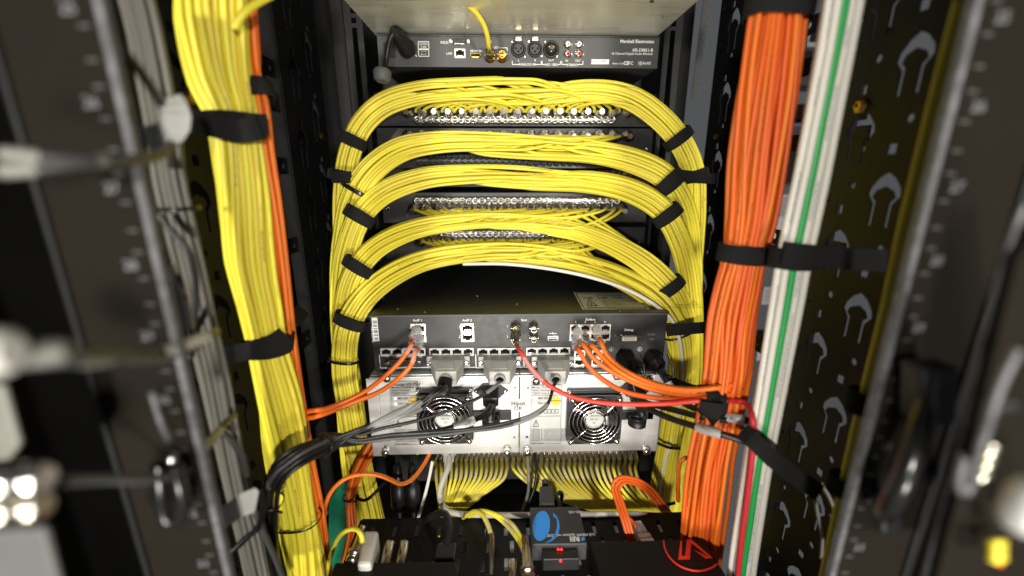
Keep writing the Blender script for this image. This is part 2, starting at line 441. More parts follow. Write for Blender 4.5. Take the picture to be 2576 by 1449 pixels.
def circ(cx, cy, r, n=10): return [(cx+r*math.cos(2*math.pi*i/n), cy+r*math.sin(2*math.pi*i/n)) for i in range(n)]
def cable_panel(x, y0, y1, kw, kh, pitch, phase=0.0, z0=-0.68, z1=0.36):
    W = y1-y0; H = z1-z0; hs = []
    n = int(H/pitch)
    for i in range(n):
        z = 0.02+i*pitch+phase
        a, b = (W*.30, W*.72) if i % 2 == 0 else (W*.70, W*.28)
        if z+kh < H-.01: hs.append(arch(a, z, kw, kh))
        if z+kh*.5 < H-.02:
            hs.append(sq(b+kw*.12, z+kh*.25, kw*.13)); hs.append(circ(b-kw*.2, z+kh*.75, kw*.11))
        hs.append(circ(W*.92, z+pitch*.3+.004, kw*.07, 8)); hs.append(circ(W*.08, z+pitch*.6, kw*.07, 8))
    hs = [h for h in hs if all(0.003 < q[0] < W-.003 and 0.003 < q[1] < H-.003 for q in h)]
    p = punched('cable_panel', [(0, 0), (W, 0), (W, H), (0, H)], hs, 0.0018, (x, y0, EZ+z0), (0, 1, 0), (0, 0, 1), 'rack_black', rack)
    s = 1 if x > 0 else -1
    MB().box((x+s*.001, y1, EZ+z0), (x+s*.022, y1+.0018, EZ+z1)).build('panel_flange', 'rack_black', p)
    MB().box((x+s*.001, y0-.0018, EZ+z0), (x+s*.022, y0, EZ+z1)).build('panel_flange', 'rack_black', p)
    return p
cable_panel(-0.340, 0.36, 0.545, 0.044, 0.060, 0.066)
cable_panel(-0.345, 0.735, 0.90, 0.038, 0.066, 0.056)
cable_panel(0.372, 0.372, 0.482, 0.036, 0.052, 0.060, 0.01)
MB().box((0.3135, 0.262, EZ-.75), (0.338, 0.275, EZ+.45)).build('frame_post', 'rack_black', rack, .002)  # extra post, added to shade the yellow cables behind the right rail
MB().box((0.432, 0.20, EZ-.75), (0.440, 0.40, EZ+.45)).build('side_panel', 'rack_black', rack)  # black backing added to keep the gap behind those yellow cables dark
cable_panel(0.392, 0.655, 0.83, 0.038, 0.066, 0.056, 0.02)
# strips and cross members between the panels (left)
for z in (0.145, 0.095, 0.0, -0.13, -0.30, -0.46):
    hs = [circ(0.02+i*0.022, 0.012, 0.005, 8) for i in range(8)]
    punched('cross_member', [(0, 0), (0.20, 0), (0.20, 0.026), (0, 0.026)], hs, 0.002, (-0.352, 0.545, EZ+z), (0, 1, 0), (0, 0, 1), 'rack_black', rack)
    punched('cross_member', [(0, 0), (0.18, 0), (0.18, 0.022), (0, 0.022)], hs[:7], 0.002, (0.405, 0.476, EZ+z+.03), (0, 1, 0), (0, 0, 1), 'rack_black', rack)
# strip with pairs of small holes seen behind the orange cables at the left
hs = []
for i in range(50):
    z = .01+i*.02; hs += [circ(.012, z, .0045, 8), circ(.026, z+.006, .0022, 6)]
punched('hole_strip', [(0, 0), (.04, 0), (.04, 1.03), (0, 1.03)], hs, 0.002, (-0.348, 0.585, EZ-.68), (0, 1, 0), (0, 0, 1), 'rack_black', rack)
# far mounting rails
for s, x in ((-1, -0.228), (1, 0.284)):
    hs = [sq(.014, .01+i*.0148, .0042) for i in range(68)]
    punched('far_rail', [(0, 0), (.03, 0), (.03, 1.03), (0, 1.03)], hs, .002, (x, 0.80, EZ-.68), (s, 0, 0), (0, 0, 1), 'rack_black', rack)
    MB().box((x+s*.05, .86, EZ-.7), (x+s*.075, .95, EZ+.38)).build('frame_post', 'rack_black', rack, .002)
# skins
MB().box((-0.40, 1.04, EZ-.75), (0.43, 1.05, EZ+.45)).build('back_panel', 'rack_black', rack)
MB().box((-0.415, 0.20, EZ-.75), (-0.405, 1.05, EZ+.45)).build('side_panel', 'rack_black', rack)
MB().box((-0.40, 0.20, EZ-.76), (0.43, 1.05, EZ-.75)).build('rack_floor', 'rack_black', rack)
MB().box((-0.40, 0.20, EZ+.46), (0.43, 1.05, EZ+.47)).build('roof_light_block', 'rack_black', rack)  # unseen cover, added to keep ambient light out of the interior
# bolts on the punched panels
def bolt(p, r, axis, mat='brass'):
    MB().lathe(p, axis, [(0, r*.9), (r*.25, r), (r*.5, r*.95), (r*.75, r*.6), (r*.78, r*.35), (r*.5, r*.3)], 6, smooth=False).build('bolt', mat, rack)
bolt(PX(470, 245, -.338), .0085, (1, 0, 0)); bolt(PX(807, 342, -.343), .006, (1, 0, 0))
bolt(PX(2170, 266, .371), .008, (-1, 0, 0)); bolt(PX(1802, 344, .391), .006, (-1, 0, 0))

# ================================================================== what shows beyond the open right side
cab = thing('neighbour_cabinet', (1.0, 1.2, EZ-.8), 'pale grey cabinet with perforated grille seen behind orange cables', 'cabinet')
MB().box((0.50, 1.12, EZ-.8), (1.5, 1.14, EZ+.055)).build('front_panel', 'room_grey', cab)
def gridholes(x0, x1, z0, z1, n, m):
    hs = []
    for i in range(n):
        for j in range(m): hs.append(sq(x0+(i+.5)*(x1-x0)/n, z0+(j+.5)*(z1-z0)/m, min((x1-x0)/n, (z1-z0)/m)*.33))
    return hs
for (ua, va, ub, vb) in ((1945, 490, 2012, 590), (1915, 722, 1960, 765)):
    a = P(ua, vb, 1.116); b_ = P(ub, va, 1.116)
    W, H = b_.x-a.x, b_.z-a.z
    punched('grille', [(0, 0), (W, 0), (W, H), (0, H)], gridholes(.004, W-.004, .004, H-.004, 10, max(4, int(10*H/W))), .002, a, (1, 0, 0), (0, 0, 1), 'room_white', cab)
    MB().box((a.x, 1.1175, a.z), (b_.x, 1.119, b_.z)).build('grille_backing', 'hole_black', cab)
a = P(1930, 655, 1.114); b_ = P(2008, 545, 1.114)
MB().box((a.x, 1.112, a.z), (b_.x, 1.116, b_.z)).build('cover_plate', 'room_white', cab, .001)
for q in ((1985, 590), (1975, 678)): MB().lathe(P(*q, 1.113), (0, -1, 0), [(0, .005), (.003, .005), (.004, .003)], 10).build('screw', 'chrome', cab)
a = P(1900, 905, 1.114); b_ = P(2010, 868, 1.114)
MB().box((a.x, 1.108, a.z), (b_.x, 1.116, b_.z)).build('ledge', 'room_white', cab, .001)
a = P(1900, 868, 1.114); b_ = P(2010, 830, 1.114)
MB().box((a.x, 1.115, a.z), (b_.x, 1.118, b_.z)).build('slot', 'hole_black', cab)
bx_ = thing('wall_box', P(2060, 60, 1.2), 'pale grey box with dark window behind the white cables at top right', 'box')
a = P(2015, 125, 1.20); b_ = P(2110, -30, 1.20)
MB().box((a.x, 1.2, a.z), (b_.x, 1.26, b_.z)).build('casing', 'room_grey', bx_, .003)
a = P(2026, 120, 1.196); b_ = P(2090, 58, 1.196)
MB().box((a.x, 1.19, a.z), (b_.x, 1.199, b_.z)).build('bezel', 'room_white', bx_, .006)
a = P(2036, 106, 1.188); b_ = P(2084, 67, 1.188)
MB().box((a.x, 1.186, a.z), (b_.x, 1.189, b_.z)).build('window', 'plastic_black', bx_)
st = thing('neighbour_rail', P(1760, 260, 1.0), 'pale punched steel rail beyond the rack at top right', 'rail')
a = P(1737, 250, 1.0); b_ = P(1792, -30, 1.0); W, H = b_.x-a.x, b_.z-a.z
punched('strip', [(0, 0), (W*.62, 0), (W, H), (W*.3, H)], [circ(W*(.52+.34*k/11), .012+k*H/11.6, .0026, 8) for k in range(11)], .002, a, (1, 0, 0), (0, 0, 1), 'ferrite', st)
sh = thing('neighbour_equipment', (1.0, 1.1, EZ-.1), 'dark shelf of equipment with chrome edges behind the white cables', 'equipment')
for va, vb, mt in ((130, 170, 'rack_black'), (185, 215, 'panel_grey'), (262, 300, 'rail_brown'), (318, 350, 'panel_grey'), (360, 375, 'chrome'), (380, 460, 'plastic_black'), (466, 474, 'chrome')):
    a = P(1965, vb, 1.08); b_ = P(2190, va, 1.08)
    MB().box((a.x, 1.08, a.z), (b_.x, 1.16, b_.z)).build('equipment_front' if mt != 'chrome' else 'chrome_edge', mt, sh, .002)

# ================================================================== devices in the rack
BX0, BX1 = -0.192, 0.249                        # equipment bodies, 441 mm wide
def screw_head(parent, p, r, axis=(0, -1, 0), mat='chrome', name='screw', long=0.0):
    MB().lathe(p, axis, [(0, r*.9), (r*.3+long, r), (r*.6+long, r*.8), (r*.75+long, r*.35), (r*.5+long, r*.3)], 10).build(name, mat, parent)
# --- steel chassis above, seen from below
top = thing('steel_chassis', (RX, .64, EZ+.2095), 'bare zinc plated chassis seen from below at the top of the rack', 'chassis')
MB().box((BX0-.001, .555, EZ+.2095), (BX1+.001, .90, EZ+.255)).build('underside', 'zinc', top, .0012)
for q in (cA(1085, 120), cA(400, 40), cA(2430, 120)):
    pp = PZ(*q, .2093); MB().obox(pp, Vector((.0006, 0, 0)), Vector((.001, .006, 0)), Vector((0, 0, .0002))).build('scratch', 'print_dim', top)
for q in (cA(2350, 4),):
    pp = PZ(*q, .2093); screw_head(top, pp, .003, (0, 0, -1), 'plastic_black')

# --- audio monitor, 1U
YM = 0.729
mon = thing('audio_monitor', (RX, YM, EZ+.162), 'dark grey one unit audio monitor with XLR, RCA and gold sockets', 'audio device')
MB().box((BX0+.004, YM, EZ+.1625), (BX1+.003, .92, EZ+.2075)).build('chassis', 'panel_grey', mon, .0008)
MB().box((BX0+.004, YM-.0015, EZ+.2050), (BX1+.003, YM-.0002, EZ+.2075)).build('top_flange', 'panel_black', mon)
def pr(u, v, Y=YM): return P(u, v, Y)
lt = MB()
def T(mb, s, uv, h, Y, align='c', bold=.012, dy=.0006, right=(1,0,0), up=(0,0,1)):
    put_text(mb, s, P(uv[0], uv[1], Y)+Vector((0, -dy, 0)), h, right, up, align, bold)
T(lt, 'RS232', cA(833, 312), .0048, YM); T(lt, 'LAN', cA(868, 392), .0048, YM); T(lt, 'HDMI IN', cA(1063, 375), .0048, YM); T(lt, 'SDI', cA(1213, 349), .0042, YM)
T(lt, 'ANALOG IN', cA(1437, 472), .0050, YM); T(lt, 'AES / EBU', cA(1614, 474), .0050, YM); T(lt, 'STEREO', cA(1766, 477), .0050, YM)
T(lt, 'L', cA(1375, 443), .0045, YM); T(lt, 'R', cA(1495, 443), .0045, YM); T(lt, 'OUT', cA(1612, 443), .0042, YM); T(lt, 'IN', cA(1726, 445), .0042, YM); T(lt, 'OUT', cA(1808, 445), .0042, YM)
for q, s_ in ((cA(1765, 328), 'L'), (cA(1848, 328), 'L'), (cA(1765, 400), 'R'), (cA(1848, 400), 'R')): T(lt, s_, q, .0042, YM)
T(lt, 'Marshall Electronics', cA(2363, 306), .0066, YM, 'r', .02); T(lt, 'AR-DM51-B', cA(2357, 369), .0066, YM, 'r', .012); T(lt, '16 Channel Digital Audio Monitor', cA(2357, 395), .0048, YM, 'r', .008)
T(lt, 'Made in Taiwan', cA(2108, 466), .0034, YM, 'c'); T(lt, 'CE', cA(2160, 464), .0072, YM, 'c', .03); T(lt, 'FC', cA(2195, 464), .0066, YM); T(lt, 'UK', cA(2262, 458), .0042, YM); T(lt, 'CA', cA(2262, 472), .0042, YM); T(lt, 'RoHS', cA(2310, 464), .0056, YM)
T(lt, '12VDC', cA(680, 322), .0048, YM); T(lt, '5.0A', cA(680, 344), .0048, YM); T(lt, '1 - +', cA(680, 376), .0040, YM); T(lt, '4 - +', cA(680, 398), .0040, YM)
def rectline(mb, u0, v0, u1, v1, Y, t=.0005, sides='lrtb', dy=.0006):
    a = P(u0, v1, Y); b = P(u1, v0, Y); y = Y-dy
    if 'l' in sides: mb.box((a.x-t, y, a.z), (a.x+t, y+.0003, b.z))
    if 'r' in sides: mb.box((b.x-t, y, a.z), (b.x+t, y+.0003, b.z))
    if 't' in sides: mb.box((a.x, y-.0001, b.z-t), (b.x, y+.0002, b.z+t))
    if 'b' in sides: mb.box((a.x, y-.0001, a.z-t), (b.x, y+.0002, a.z+t))
rectline(lt, *cA(643, 305), *cA(717, 358), YM); rectline(lt, *cA(645, 364), *cA(717, 412), YM)
for x0, x1, gap in ((1328, 1540, (1385, 1490)), (1546, 1680, (1566, 1660)), (1690, 1845, (1728, 1805))):
    rectline(lt, *cA(x0, 446), *cA(gap[0], 472), YM, sides='lb'); rectline(lt, *cA(gap[1], 446), *cA(x1, 472), YM, sides='rb')
rectline(lt, *cA(1138, 351), *cA(1195, 372), YM, sides='lt'); rectline(lt, *cA(1235, 351), *cA(1291, 372), YM, sides='rt')
MB.build(lt, 'printed_lettering', 'print_white', mon)
a = pr(*cA(1905, 470)); b = pr(*cA(2036, 435)); MB().box((a.x, YM-.0006, a.z), (b.x, YM, b.z)).build('serial_label', 'label_white', mon)
l2 = MB(); T(l2, 'SN: 240115 02031', cA(1960, 449), .0034, YM, dy=.0012); l2.build('label_print', 'print_grey', mon)
# serial port
def dsub(parent, u0, v0, u1, v1, Y, pins=5, rows=2, screws=True, mat='nickel', inner='plastic_black', sc=None):
    a = P(u0, v1, Y); b = P(u1, v0, Y); W = b.x-a.x; H = b.z-a.z; cx = (a.x+b.x)/2; cz = (a.z+b.z)/2
    def dsh(k, y):
        hw, hh = W/2*k, H/2*(1-(1-k)*W/H*.8)
        return [Vector((cx-hw, y, cz+hh)), Vector((cx+hw, y, cz+hh)), Vector((cx+hw*.90, y, cz-hh)), Vector((cx-hw*.90, y, cz-hh))]
    o = MB().prism(dsh(1, Y-.006), (0, .0058, 0)).build('serial_socket', mat, parent, .0012)
    MB().prism(dsh(.92, Y-.0066), (0, .0005, 0)).build('socket_insert', inner, o, .0004)
    pm = MB()
    for r in range(rows):
        n = pins-(r % 2)
        for i in range(n):
            pm.lathe(Vector((cx+(i-(n-1)/2)*W*.86/pins, Y-.0066, cz+(r-(rows-1)/2)*-H*.38)), (0, -1, 0), [(0, .00055), (.0004, .00055)], 6)
    pm.build('pin_holes', 'hole_black', o)
    if screws:
        for s in (-1, 1): MB().lathe(Vector((cx+s*(W/2+.0042), Y, cz)), (0, -1, 0), [(0, .0030), (.004, .0030), (.0042, .0022), (.0055, .0022)], 6, smooth=False).build('jack_screw', 'chrome', parent)
    return o
dsub(mon, *cA(898, 285), *cA(988, 330), YM)
def rj45(parent, u0, v0, u1, v1, Y, cols=1, rows=1, flip_bottom=True, frame='port_frame', leds=(), face='port_frame'):
    """block of network sockets: frame with recessed mouths, keyed slot towards the tab"""
    a = P(u0, v1, Y); b = P(u1, v0, Y); W = (b.x-a.x)/cols; H = (b.z-a.z)/rows
    hs = []
    for r in range(rows):
        for c in range(cols):
            x0, z0 = c*W, r*H
            up = (r == rows-1) if rows > 1 else False
            mw, mh = W*.78, H*.60
            cx, cz = x0+W/2, z0+H*(.50 if up else .52)
            s = 1 if up else -1                  # tab slot upwards on the upper row
            if rows == 1: s = 1
            e = [(-.5, -.5*s), (.5, -.5*s), (.5, .40*s), (.24, .40*s), (.24, .62*s), (-.24, .62*s), (-.24, .40*s), (-.5, .40*s)]
            hs.append([(cx+p*mw, cz+q*mh) for p, q in e])
    fr = punched('network_socket', [(0, 0), (b.x-a.x, 0), (b.x-a.x, b.z-a.z), (0, b.z-a.z)], hs, .0024, (a.x, Y-.0014, a.z), (1, 0, 0), (0, 0, 1), face, parent)
    MB().box((a.x+.0005, Y-.0004, a.z+.0005), (b.x-.0005, Y-.0002, b.z-.0005)).build('socket_cavity', 'hole_black', fr)
    ct = None
    for r in range(rows):
        for c in range(cols):
            p = Vector((a.x+(c+.5)*W, Y-.0008, a.z+(r+.5)*H-(H*.22 if (rows == 1 or r == rows-1) else -H*.22)))
            if ct is None: ct = MB().box((p.x-W*.25, p.y-.0003, p.z-.0007), (p.x+W*.25, p.y+.0002, p.z+.0007)).build('contacts', 'nickel', fr)
            else: inst(ct, p, fr)
    for (c, r, side, mt) in leds:
        p = Vector((a.x+(c+.5+side*.36)*W, Y-.0027, a.z+(r+(.88 if r == rows-1 else .12))*H))
        MB().box((p.x-.0012, p.y-.0003, p.z-.0008), (p.x+.0012, p.y+.0002, p.z+.0008)).build('status_light', mt, fr)
    return fr
rj45(mon, *cA(908, 360), *cA(985, 427), YM)
# hdmi
a = pr(*cA(1022, 426)); b = pr(*cA(1098, 393))
o = MB().prism([Vector((a.x, YM-.003, b.z)), Vector((b.x, YM-.003, b.z)), Vector((b.x, YM-.003, a.z+.003)), Vector((b.x-.003, YM-.003, a.z)), Vector((a.x+.003, YM-.003, a.z)), Vector((a.x, YM-.003, a.z+.003))], (0, .0028, 0)).build('hdmi_socket', 'gold', mon, .0004)
MB().box((a.x+.0012, YM-.0034, a.z+.0022), (b.x-.0012, YM-.0031, b.z-.001)).build('socket_insert', 'hole_black', o)
# gold sockets
def bnc_socket(parent, p, r=.006, L=.014, mat='nickel', axis=(0, -1, 0), name='bnc_socket'):
    o = MB().lathe(p, axis, [(0, r*1.35), (.002, r*1.35), (.0021, r), (L*.55, r), (L*.56, r*1.05), (L*.9, r*1.05), (L, r*.95), (L, r*.72), (L*.4, r*.7)], 16, caps=False).build(name, mat, parent)
    ax = Vector(axis)
    MB().lathe(Vector(p)+ax*(L*.3), axis, [(0, r*.7), (.0005, r*.7)], 12).build('insulator', 'plastic_black' if mat != 'gold' else 'dvi_white', o)
    MB().lathe(Vector(p)+ax*(L*.3), axis, [(0, r*.16), (L*.5, r*.16)], 8).build('contact', 'gold', o)
    for s in (-1, 1): MB().lathe(Vector(p)+ax*(L*.72), Vector((s, 0, .2)), [(0, r*.28), (r*1.35, r*.28)], 8).build('bayonet_lug', mat, o)
    return o
def bnc_plug(parent, p, d, r=.0065, L=.026, mat='nickel', name='bnc_plug'):
    d = Vector(d).normalized()
    return MB().lathe(p, d, [(0, r*.9), (.001, r*1.05), (.006, r*1.05), (.007, r*.92), (.009, r*.92), (.010, r*1.08), (.014, r*1.05), (.0155, r*.72), (L*.72, r*.62), (L*.74, r*.52), (L, r*.5)], 16).build(name, mat, parent)
bnc_socket(mon, pr(*cA(1253, 425)), .0058, .022, 'gold'); bnc_socket(mon, pr(*cA(1166, 425)), .0058, .016, 'gold')
# XLR
for (x, male) in ((1372, 0), (1493, 0), (1612, 1)):
    c = pr(*cA(x, 362)); R = .0112 if not male else .0122
    o = MB().lathe(c, (0, -1, 0), [(0, R*1.05), (.0012, R*1.05), (.003, R), (.0035, R*.82), (.0015, R*.78), (.001, 0.0001)], 28, caps=False).build('xlr_socket', 'plastic_black', mon)
    if not male:
        MB().lathe(c, (0, -1, 0), [(.0005, R*.70), (.0032, R*.70), (.0034, R*.66)], 24).build('socket_insert', 'plug_grey' if False else 'panel_black', o)
        t = MB().box((c.x-.006, YM-.008, c.z+R*.90), (c.x+.006, YM-.0002, c.z+R*1.55)).build('release_tab', 'nickel', o, .002)
        pins = [(-.45, .1), (.45, .1), (0, -.42)]
        for px_, pz_ in pins: MB().lathe(c+Vector((px_*R*.8, -.0036, pz_*R*.8)), (0, -1, 0), [(0, .0016), (.0003, .0016)], 8).build('pin_hole', 'hole_black', o)
    else:
        for px_, pz_ in ((-.36, .28), (.36, .28), (0, -.38)): MB().lathe(c+Vector((px_*R*.8, 0, pz_*R*.8)), (0, -1, 0), [(0, .0013), (.0045, .0013), (.005, .0008)], 8).build('pin', 'gold', o)
for q in ((1325, 308), (1420, 414), (1446, 308), (1540, 414), (1567, 308), (1657, 414), (623, 408)): screw_head(mon, pr(*cA(*q)), .0022)
# RCA
for x in (1730, 1812):
    for y, mt in ((322, 'rca_white'), (392, 'rca_red')):
        c = pr(*cA(x, y)+()) if False else pr(*cA(x, y))
        o = MB().lathe(c, (0, -1, -.25), [(0, .0062), (.003, .0062), (.0031, .0042), (.010, .0042), (.010, .0030)], 14).build('rca_socket', 'chrome', mon)
        MB().lathe(c+Vector((0, -.0101, -.0025)), (0, -1, -.25), [(0, .0032), (.0005, .0032)], 12).build('socket_insert', mt, o)
        MB().lathe(c+Vector((0, -.0106, -.0026)), (0, -1, -.25), [(0, .0012), (.0006, .0012)], 8).build('pin_hole', 'hole_black', o)
for x in (785, 1428, 2065):
    p = pr(*cA(x, 258)); screw_head(mon, p+Vector((0, .001, .0003)), .003, (0, -1, 0), 'plastic_black')
a = pr(*cA(395, 425)); b = pr(*cA(470, 310)); MB().box((a.x, YM-.0012, a.z), (b.x, YM-.0002, b.z)).build('power_socket', 'plastic_black', mon, .0006)

# ================================================================== patch panels behind the yellow arcs
def patch_panel(vtop, vbot, Y, label, rows, letter=None):
    zt = P(1290, vtop, Y).z; zb = P(1290, vbot, Y).z
    t = thing('coax_patchbay', (RX, Y, zb), label, 'patchbay', 'coaxial patchbays behind the yellow cables')
    MB().box((BX0-.018, Y, zb), (BX1+.018, Y+.12, zt)).build('chassis', 'panel_black', t, .001)
    for (v, n, u0, u1, kind) in rows:
        first = None; lug = None
        for i in range(n):
            u = u0+(u1-u0)*i/(n-1)
            p = P(u, v, Y)
            if first is None:
                if kind == 'jack': first = bnc_socket(t, p, .0036 if len(rows) > 2 else .0056, .013, 'chrome' if len(rows) < 3 else 'panel_grey', name='coax_socket'); 
                else: first = bnc_plug(t, p+Vector((0, -.001, 0)), (0, -1, -.12), .0088, .032, 'chrome', 'coax_plug')
                kids = list(first.children)
                off = Vector(first.location)-(p-wpos(t))
            else:
                o = inst(first, p+off, t)
                for c in kids[:2]:
                    c2 = c.copy(); COL.objects.link(c2); c2.parent = o
    if letter:
        m = MB(); T(m, letter, cA(735, 1172), .0055, Y); m.build('printed_lettering', 'print_dim', t)
    for s in (BX0-.008, BX1+.008): screw_head(t, Vector((s, Y, (zt+zb)/2)), .003)
    return t
patch_panel(235, 318, .765, 'black coaxial patch panel behind the topmost yellow cable arc', [(281, 17, 1030, 1572, 'plug'), (303, 32, 1053, 1535, 'jack')])
patch_panel(322, 424, .765, 'black patch panel behind the second yellow cable arc from the top', [(341, 17, 1030, 1572, 'plug'), (395, 28, 1085, 1500, 'jack'), (412, 28, 1060, 1520, 'jack')], 'Datavideo  patch  1-32')
patch_panel(428, 470, .765, 'black patch panel behind the third yellow cable arc from the top', [(440, 17, 1030, 1572, 'plug')])
patch_panel(484, 560, .765, 'black patch panel behind the fourth yellow cable arc from the top', [(504, 32, 1053, 1548, 'jack'), (522, 17, 1045, 1560, 'plug')])
patch_panel(572, 650, .765, 'black patch panel behind the lowest yellow cable arc', [(586, 30, 1075, 1490, 'jack'), (603, 15, 1062, 1500, 'plug')])
# ================================================================== mixing engine, 2U
YX = 0.586
mix = thing('mixing_engine', (RX, YX, EZ-.289), 'black two unit audio engine with many network sockets above the silver power supply', 'audio device')
ZT, ZB = EZ-.1985, EZ-.2885
MB().box((BX0, YX, ZB), (BX1, .96, ZT)).build('chassis', 'panel_black', mix, .0010)
MB().box((BX0-.001, YX-.0016, ZT-.0035), (BX1+.001, YX-.0001, ZT-.0003)).build('lid_edge', 'panel_grey', mix, .0005)
for q in ((1000, 778), (1200, 745), (1300, 765), (1068, 786), (1560, 783), (1630, 760)):
    screw_head(mix, PZ(*q, -.1984), .0016, (0, 0, 1), 'nickel')
def pm(u, v): return P(u, v, YX)
lt = MB()
T(lt, 'AoIP 1', cC(885, 472), .0050, YX, bold=.02); T(lt, 'AoIP 2', cC(1608, 472), .0050, YX, bold=.02); T(lt, 'Sync', cC(2440, 467), .0050, YX, bold=.02)
T(lt, 'Surface', cD(895, 315), .0050, YX, bold=.02); T(lt, 'Debug', cD(1282, 420), .0050, YX, bold=.02)
for q, s_ in ((cC(780, 565), 'Sec'), (cC(1500, 565), 'Sec'), (cC(1500, 712), 'Pri')): T(lt, s_, q, .0040, YX, right=(0, 0, 1), up=(-1, 0, 0))
for i, x in enumerate((748, 845, 942, 1040)): T(lt, str(i+1), cD(x, 341), .0045, YX)
T(lt, '7', cD(930, 541), .0042, YX); T(lt, '8', cD(1040, 541), .0042, YX)
T(lt, '1', cD(62, 385), .0042, YX); T(lt, '2', cD(62, 488), .0042, YX)
for x, s_ in ((445, '1/2'), (603, '3/4'), (762, '5/6'), (920, '7/8'), (1150, '1/2'), (1308, '3/4'), (1465, '5/6'), (1622, '7/8'), (1850, '1'), (2007, '2'), (2166, '3'), (2323, '4')): T(lt, s_, cC(x, 1002), .0042, YX)
for x, s_ in ((304, '1'), (413, '2'), (521, '3'), (628, '4')): T(lt, s_, cD(x, 684), .0042, YX)
T(lt, 'Analogue In', cC(505, 1168), .0044, YX); T(lt, '1-8', cC(692, 1140), .0044, YX)
T(lt, 'GPO 1-6', cD(780, 793), .0042, YX); T(lt, 'GPO 7-12', cD(962, 793), .0042, YX); T(lt, 'GPI 7-12', cD(962, 583), .0042, YX); T(lt, 'GPI 1-6', cD(785, 583), .0042, YX)
def bracket(x0, y0, x1, y1, f):
    rectline(lt, *f(x0, y0), *f(x1, y1), YX, .00045, 'lrb')
bracket(340, 965, 1034, 1168, cC); bracket(1044, 965, 1730, 1165, cC); bracket(1741, 965, 2430, 1165, cC); bracket(232, 655, 698, 795, cD)
# protective earth signs, usb sign
for x in (1107, 1391):
    c = pm(*cD(x, 613))+Vector((0, -.0007, 0))
    lt.torus(c, (0, 1, 0), .0034, .00032, 20, 4)
    for k, w_ in enumerate((.0022, .0015, .0008)): lt.box((c.x-w_, c.y, c.z-.0004-k*.0009), (c.x+w_, c.y+.0002, c.z-k*.0009))
    lt.box((c.x-.0003, c.y, c.z), (c.x+.0003, c.y+.0002, c.z+.0022))
c = pm(*cD(518, 455))+Vector((0, -.0007, 0))
lt.box((c.x-.0042, c.y, c.z-.0003), (c.x+.0040, c.y+.0002, c.z+.0003)); lt.lathe(c+Vector((-.0045, 0, 0)), (0, -1, 0), [(0, .0009), (.0002, .0009)], 8)
lt.obox(c+Vector((-.0008, 0, .001)), Vector((.0014, 0, .0010)), Vector((0, .0002, 0)), Vector((-.0002, 0, .0003))); lt.obox(c+Vector((.0006, 0, -.001)), Vector((.0014, 0, -.0010)), Vector((0, .0002, 0)), Vector((.0002, 0, .0003)))
lt.prism([c+Vector((.004, 0, .001)), c+Vector((.004, 0, -.001)), c+Vector((.006, 0, 0))], (0, .0002, 0))
lt.build('printed_lettering', 'print_white', mix)
l2 = MB(); T(l2, 'Pri/Sec', cD(1510, 466), .0042, YX); T(l2, 'PSU', cD(1510, 515), .0040, YX); l2.build('printed_lettering', 'print_dim', mix)
a = pm(*cC(240, 775)); b = pm(*cC(292, 432)); lab = MB().box((a.x, YX-.0005, a.z), (b.x, YX, b.z)).build('serial_label', 'label_white', mix)
l2 = MB(); T(l2, '||| || ||| | || |||', cC(266, 620), .0062, YX, right=(0, 0, 1), up=(-1, 0, 0), dy=.001, bold=.03); l2.build('label_print', 'print_black', lab)
l2 = MB(); T(l2, 'Serial Number', cC(224, 675), .0042, YX, right=(0, 0, 1), up=(-1, 0, 0)); l2.build('printed_lettering', 'print_white', mix)
G, A_, WL = 'led_green', 'led_amber', 'print_white'
rj45(mix, *cC(800, 515), *cC(1000, 785), YX, 1, 2, leds=[(0, 1, -1, G), (0, 1, 1, G), (0, 0, 1, G)])
rj45(mix, *cC(1525, 515), *cC(1703, 778), YX, 1, 2, leds=[(0, 0, -1, A_)])
rj45(mix, *cD(685, 358), *cD(1100, 527), YX, 4, 2, leds=[(0, 1, -1, A_), (0, 1, 1, G), (0, 0, -1, A_), (2, 1, -1, A_)])
for x0, x1 in ((350, 997), (1058, 1703), (1762, 2405)): rj45(mix, *cC(x0, 868), *cC(x1, 990), YX, 4, 1, face='port_plastic')
rj45(mix, *cD(250, 590), *cD(690, 672), YX, 4, 1, face='port_plastic')
rj45(mix, *cD(728, 618), *cD(842, 780), YX, 1, 2); rj45(mix, *cD(903, 618), *cD(1020, 780), YX, 1, 2)
dsub(mix, *cC(485, 1038), *cC(868, 1132), YX, 13, 2, mat='nickel', inner='panel_black')
# clock sockets
for q in (cD(143, 385), cD(138, 500), cD(322, 385), cD(322, 482)):
    bnc_socket(mix, pm(*q), .0052, .016, 'nickel')
# usb
a = pm(*cD(465, 524)); b = pm(*cD(572, 478)); o = MB().box((a.x, YX-.002, a.z), (b.x, YX-.0002, b.z)).build('usb_socket', 'port_frame', mix, .0005)
MB().box((a.x+.001, YX-.0026, a.z+.001), (b.x-.001, YX-.0021, b.z-.001)).build('socket_cavity', 'hole_black', o)
MB().box((a.x+.0016, YX-.003, a.z+.0034), (b.x-.0016, YX-.0027, b.z-.002)).build('tongue', 'port_plastic', o)
